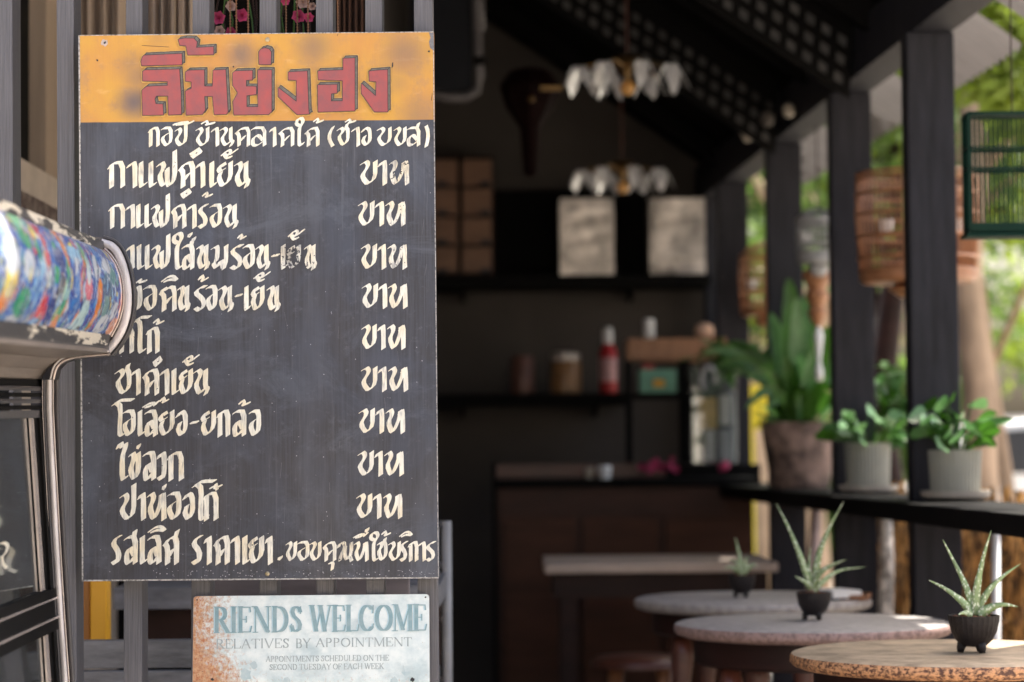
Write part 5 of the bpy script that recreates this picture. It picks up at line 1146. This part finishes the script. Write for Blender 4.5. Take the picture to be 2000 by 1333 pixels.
# ================================================================== GARDEN
def tree(name, label, bx, by, h_, tr, crown_c, crown_r, nl, mt, seed, lsz=.10, lean=(0, 0), limbs=6, group=None, trunkmat=None):
    t = thing(name, label, 'tree', (bx, by, 0), group); rr = random.Random(seed); base = Vector((bx, by, 0)); top = base + Vector((lean[0], lean[1], h_))
    pts = [base.lerp(top, k / 7) + Vector((rr.uniform(-.04, .04), rr.uniform(-.04, .04), 0)) * (1 if k else 0) for k in range(8)]
    tm = MB(); tm.tube(pts, [tr * (1.25 if k == 0 else 1 - .06 * k) for k in range(8)], 12)
    tips = []
    for k in range(limbs):
        s0 = pts[4 + k % 4]; a_ = rr.random() * 6.28; e = Vector(crown_c) + Vector((math.cos(a_) * crown_r[0] * .7, math.sin(a_) * crown_r[1] * .7, rr.uniform(-.6, .6) * crown_r[2])); md = (s0 + e) / 2 + Vector((0, 0, .25))
        tm.tube([s0, md, e], [tr * .4, tr * .25, tr * .08], 7); tips.append((s0, md, e))
    tm.build('trunk', trunkmat or M['bark'], t, smooth=True)
    vs_, fs_ = [], []; cl = [Vector(crown_c) + Vector((rr.gauss(0, .42) * crown_r[0], rr.gauss(0, .42) * crown_r[1], rr.gauss(0, .42) * crown_r[2])) for _ in range(38)]
    for k in range(nl):
        c0 = rr.choice(cl); p = c0 + Vector((rr.gauss(0, .16) * crown_r[0], rr.gauss(0, .16) * crown_r[1], rr.gauss(0, .14) * crown_r[2]))
        d = Vector((rr.uniform(-1, 1), rr.uniform(-1, 1), rr.uniform(-1, .5))).normalized(); a_ = d.cross(Vector((rr.uniform(-1, 1), rr.uniform(-1, 1), rr.uniform(-1, 1)))).normalized(); L_ = lsz * rr.uniform(.6, 1.3); n = len(vs_)
        vs_ += [p, p + d * L_ * .5 + a_ * L_ * .22, p + d * L_, p + d * L_ * .5 - a_ * L_ * .22]; fs_.append((n, n + 1, n + 2, n + 3))
    m_ = MB(); m_.v = [tuple(v) for v in vs_]; m_.f = fs_; m_.mi = [0] * len(fs_); m_.build('crown', mt, t, fixn=False); return t
def gx(px, Y): return P(px, 880, Y).x
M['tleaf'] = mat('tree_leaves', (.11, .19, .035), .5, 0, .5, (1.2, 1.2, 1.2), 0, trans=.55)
M['tleaf2'] = mat('sunny_leaves', (.24, .33, .035), .5, 0, .45, (1.5, 1.5, 1.5), 0, trans=.5)  # yellow-green leaves, with sunlight on the far foliage put into the colour
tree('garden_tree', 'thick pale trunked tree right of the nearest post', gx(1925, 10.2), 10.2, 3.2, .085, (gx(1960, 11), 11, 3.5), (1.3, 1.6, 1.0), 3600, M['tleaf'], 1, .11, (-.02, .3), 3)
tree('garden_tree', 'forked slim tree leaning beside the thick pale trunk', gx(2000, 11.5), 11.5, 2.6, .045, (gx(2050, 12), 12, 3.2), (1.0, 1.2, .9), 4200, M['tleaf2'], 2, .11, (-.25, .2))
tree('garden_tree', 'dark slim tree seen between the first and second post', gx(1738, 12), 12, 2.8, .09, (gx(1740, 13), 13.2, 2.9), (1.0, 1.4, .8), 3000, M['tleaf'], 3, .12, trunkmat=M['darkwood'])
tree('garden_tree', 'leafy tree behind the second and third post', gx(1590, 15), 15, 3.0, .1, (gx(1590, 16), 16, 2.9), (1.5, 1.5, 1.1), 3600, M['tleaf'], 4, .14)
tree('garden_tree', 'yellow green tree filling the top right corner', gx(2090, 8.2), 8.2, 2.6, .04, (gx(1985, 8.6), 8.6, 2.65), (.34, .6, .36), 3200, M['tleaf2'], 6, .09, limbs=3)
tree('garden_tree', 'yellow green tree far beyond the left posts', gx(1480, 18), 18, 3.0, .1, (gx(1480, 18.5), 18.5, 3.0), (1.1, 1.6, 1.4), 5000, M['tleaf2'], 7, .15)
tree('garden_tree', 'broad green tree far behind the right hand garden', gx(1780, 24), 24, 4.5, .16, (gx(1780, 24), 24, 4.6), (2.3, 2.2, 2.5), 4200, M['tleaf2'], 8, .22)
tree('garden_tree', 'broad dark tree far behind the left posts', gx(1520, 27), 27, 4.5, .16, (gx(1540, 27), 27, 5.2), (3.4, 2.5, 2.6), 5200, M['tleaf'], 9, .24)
# hedge beyond
rh = random.Random(4); vs_, fs_ = [], []
for k in range(16000):
    px = rh.uniform(1380, 2050); Y = 20 + rh.uniform(0, 1.5) + (px - 1400) * .004; x = gx(px, Y); z = rh.uniform(0, 1.9 + .5 * noise.noise(Vector((x * 1.4, 0, 0)))) if px < 1880 else rh.uniform(0, .7)
    p = Vector((x, Y, z)); d = Vector((rh.uniform(-1, 1), rh.uniform(-1, 1), rh.uniform(-1, 1))).normalized(); a_ = d.cross(Vector((rh.uniform(-1, 1), .3, rh.uniform(-1, 1)))).normalized(); n = len(vs_); vs_ += [p, p + d * .07 + a_ * .035, p + d * .14, p + d * .07 - a_ * .035]; fs_.append((n, n + 1, n + 2, n + 3))
m_ = MB(); m_.v = [tuple(v) for v in vs_]; m_.f = fs_; m_.mi = [0] * len(fs_); ho = m_.build('hedge', M['tleaf'], fixn=False); meta(ho, 'loose sunlit hedge along the far side of the garden', 'hedge', kind='stuff')
hwl = thing('garden_wall', 'pale sunlit wall far beyond the garden trees', 'wall', (4, 36, 0)); MB().box(-2, 22, 38, 38.3, 0, 1.6).build('wall_face', M['plaster'], hwl)
# yellow sign outside and pale car
ys = thing('yellow_sign', 'bright yellow panel outside between the far posts', 'sign', P(1482, 890, 12.5)); wbox('panel_board', 1462, 1506, 752, 838, 12.5, .03, M['yellow2'], ys); wbox('sign_post', 1460, 1478, 838, 1180, 12.52, .04, M['yellow2'], ys)
cr_ = thing('parked_car', 'blurred white car parked beyond the garden at the right edge', 'car', (gx(2010, 18), 18, 0)); cx = gx(2010, 18)
prof = [(-1.0, .28), (-1.02, .62), (-.95, .84), (-.7, .92), (-.45, 1.30), (.55, 1.36), (.95, .98), (1.05, .9), (1.06, .3)]
MB().prism([(cx - .75 * 0 + 0 + px_ * .85, 17.2, z) for px_, z in prof], (0, 1.6, 0)).build('body', mat('white_car_paint', (.78, .78, .8), .25, 0, .05, (3, 3, 3), 0), cr_, bevel=.04)
MB().prism([(cx + px_ * .85, 17.185, z) for px_, z in ((-.6, .93), (-.42, 1.24), (.5, 1.29), (.8, .96))], (0, .02, 0)).build('side_window', M['ink'], cr_)
MB().box(cx - .90, cx - .80, 17.16, 17.3, .62, .78).build('tail_light', M['red'], cr_)
for px_ in (-.58, .6):
    n = 20; c = Vector((cx + px_ * .85, 17.18, .28)); rg = lambda r, y: [c + Vector((math.cos(k * 2 * math.pi / n) * r, y, math.sin(k * 2 * math.pi / n) * r)) for k in range(n)]
    MB().loft([rg(.18, -.02), rg(.27, -.03), rg(.28, 0), rg(.28, .18)], True).build('tyre', M['ink'], cr_, smooth=40); MB().loft([rg(.001, -.01), rg(.17, -.015), rg(.18, .0)], True).build('rim', M['tin'], cr_)
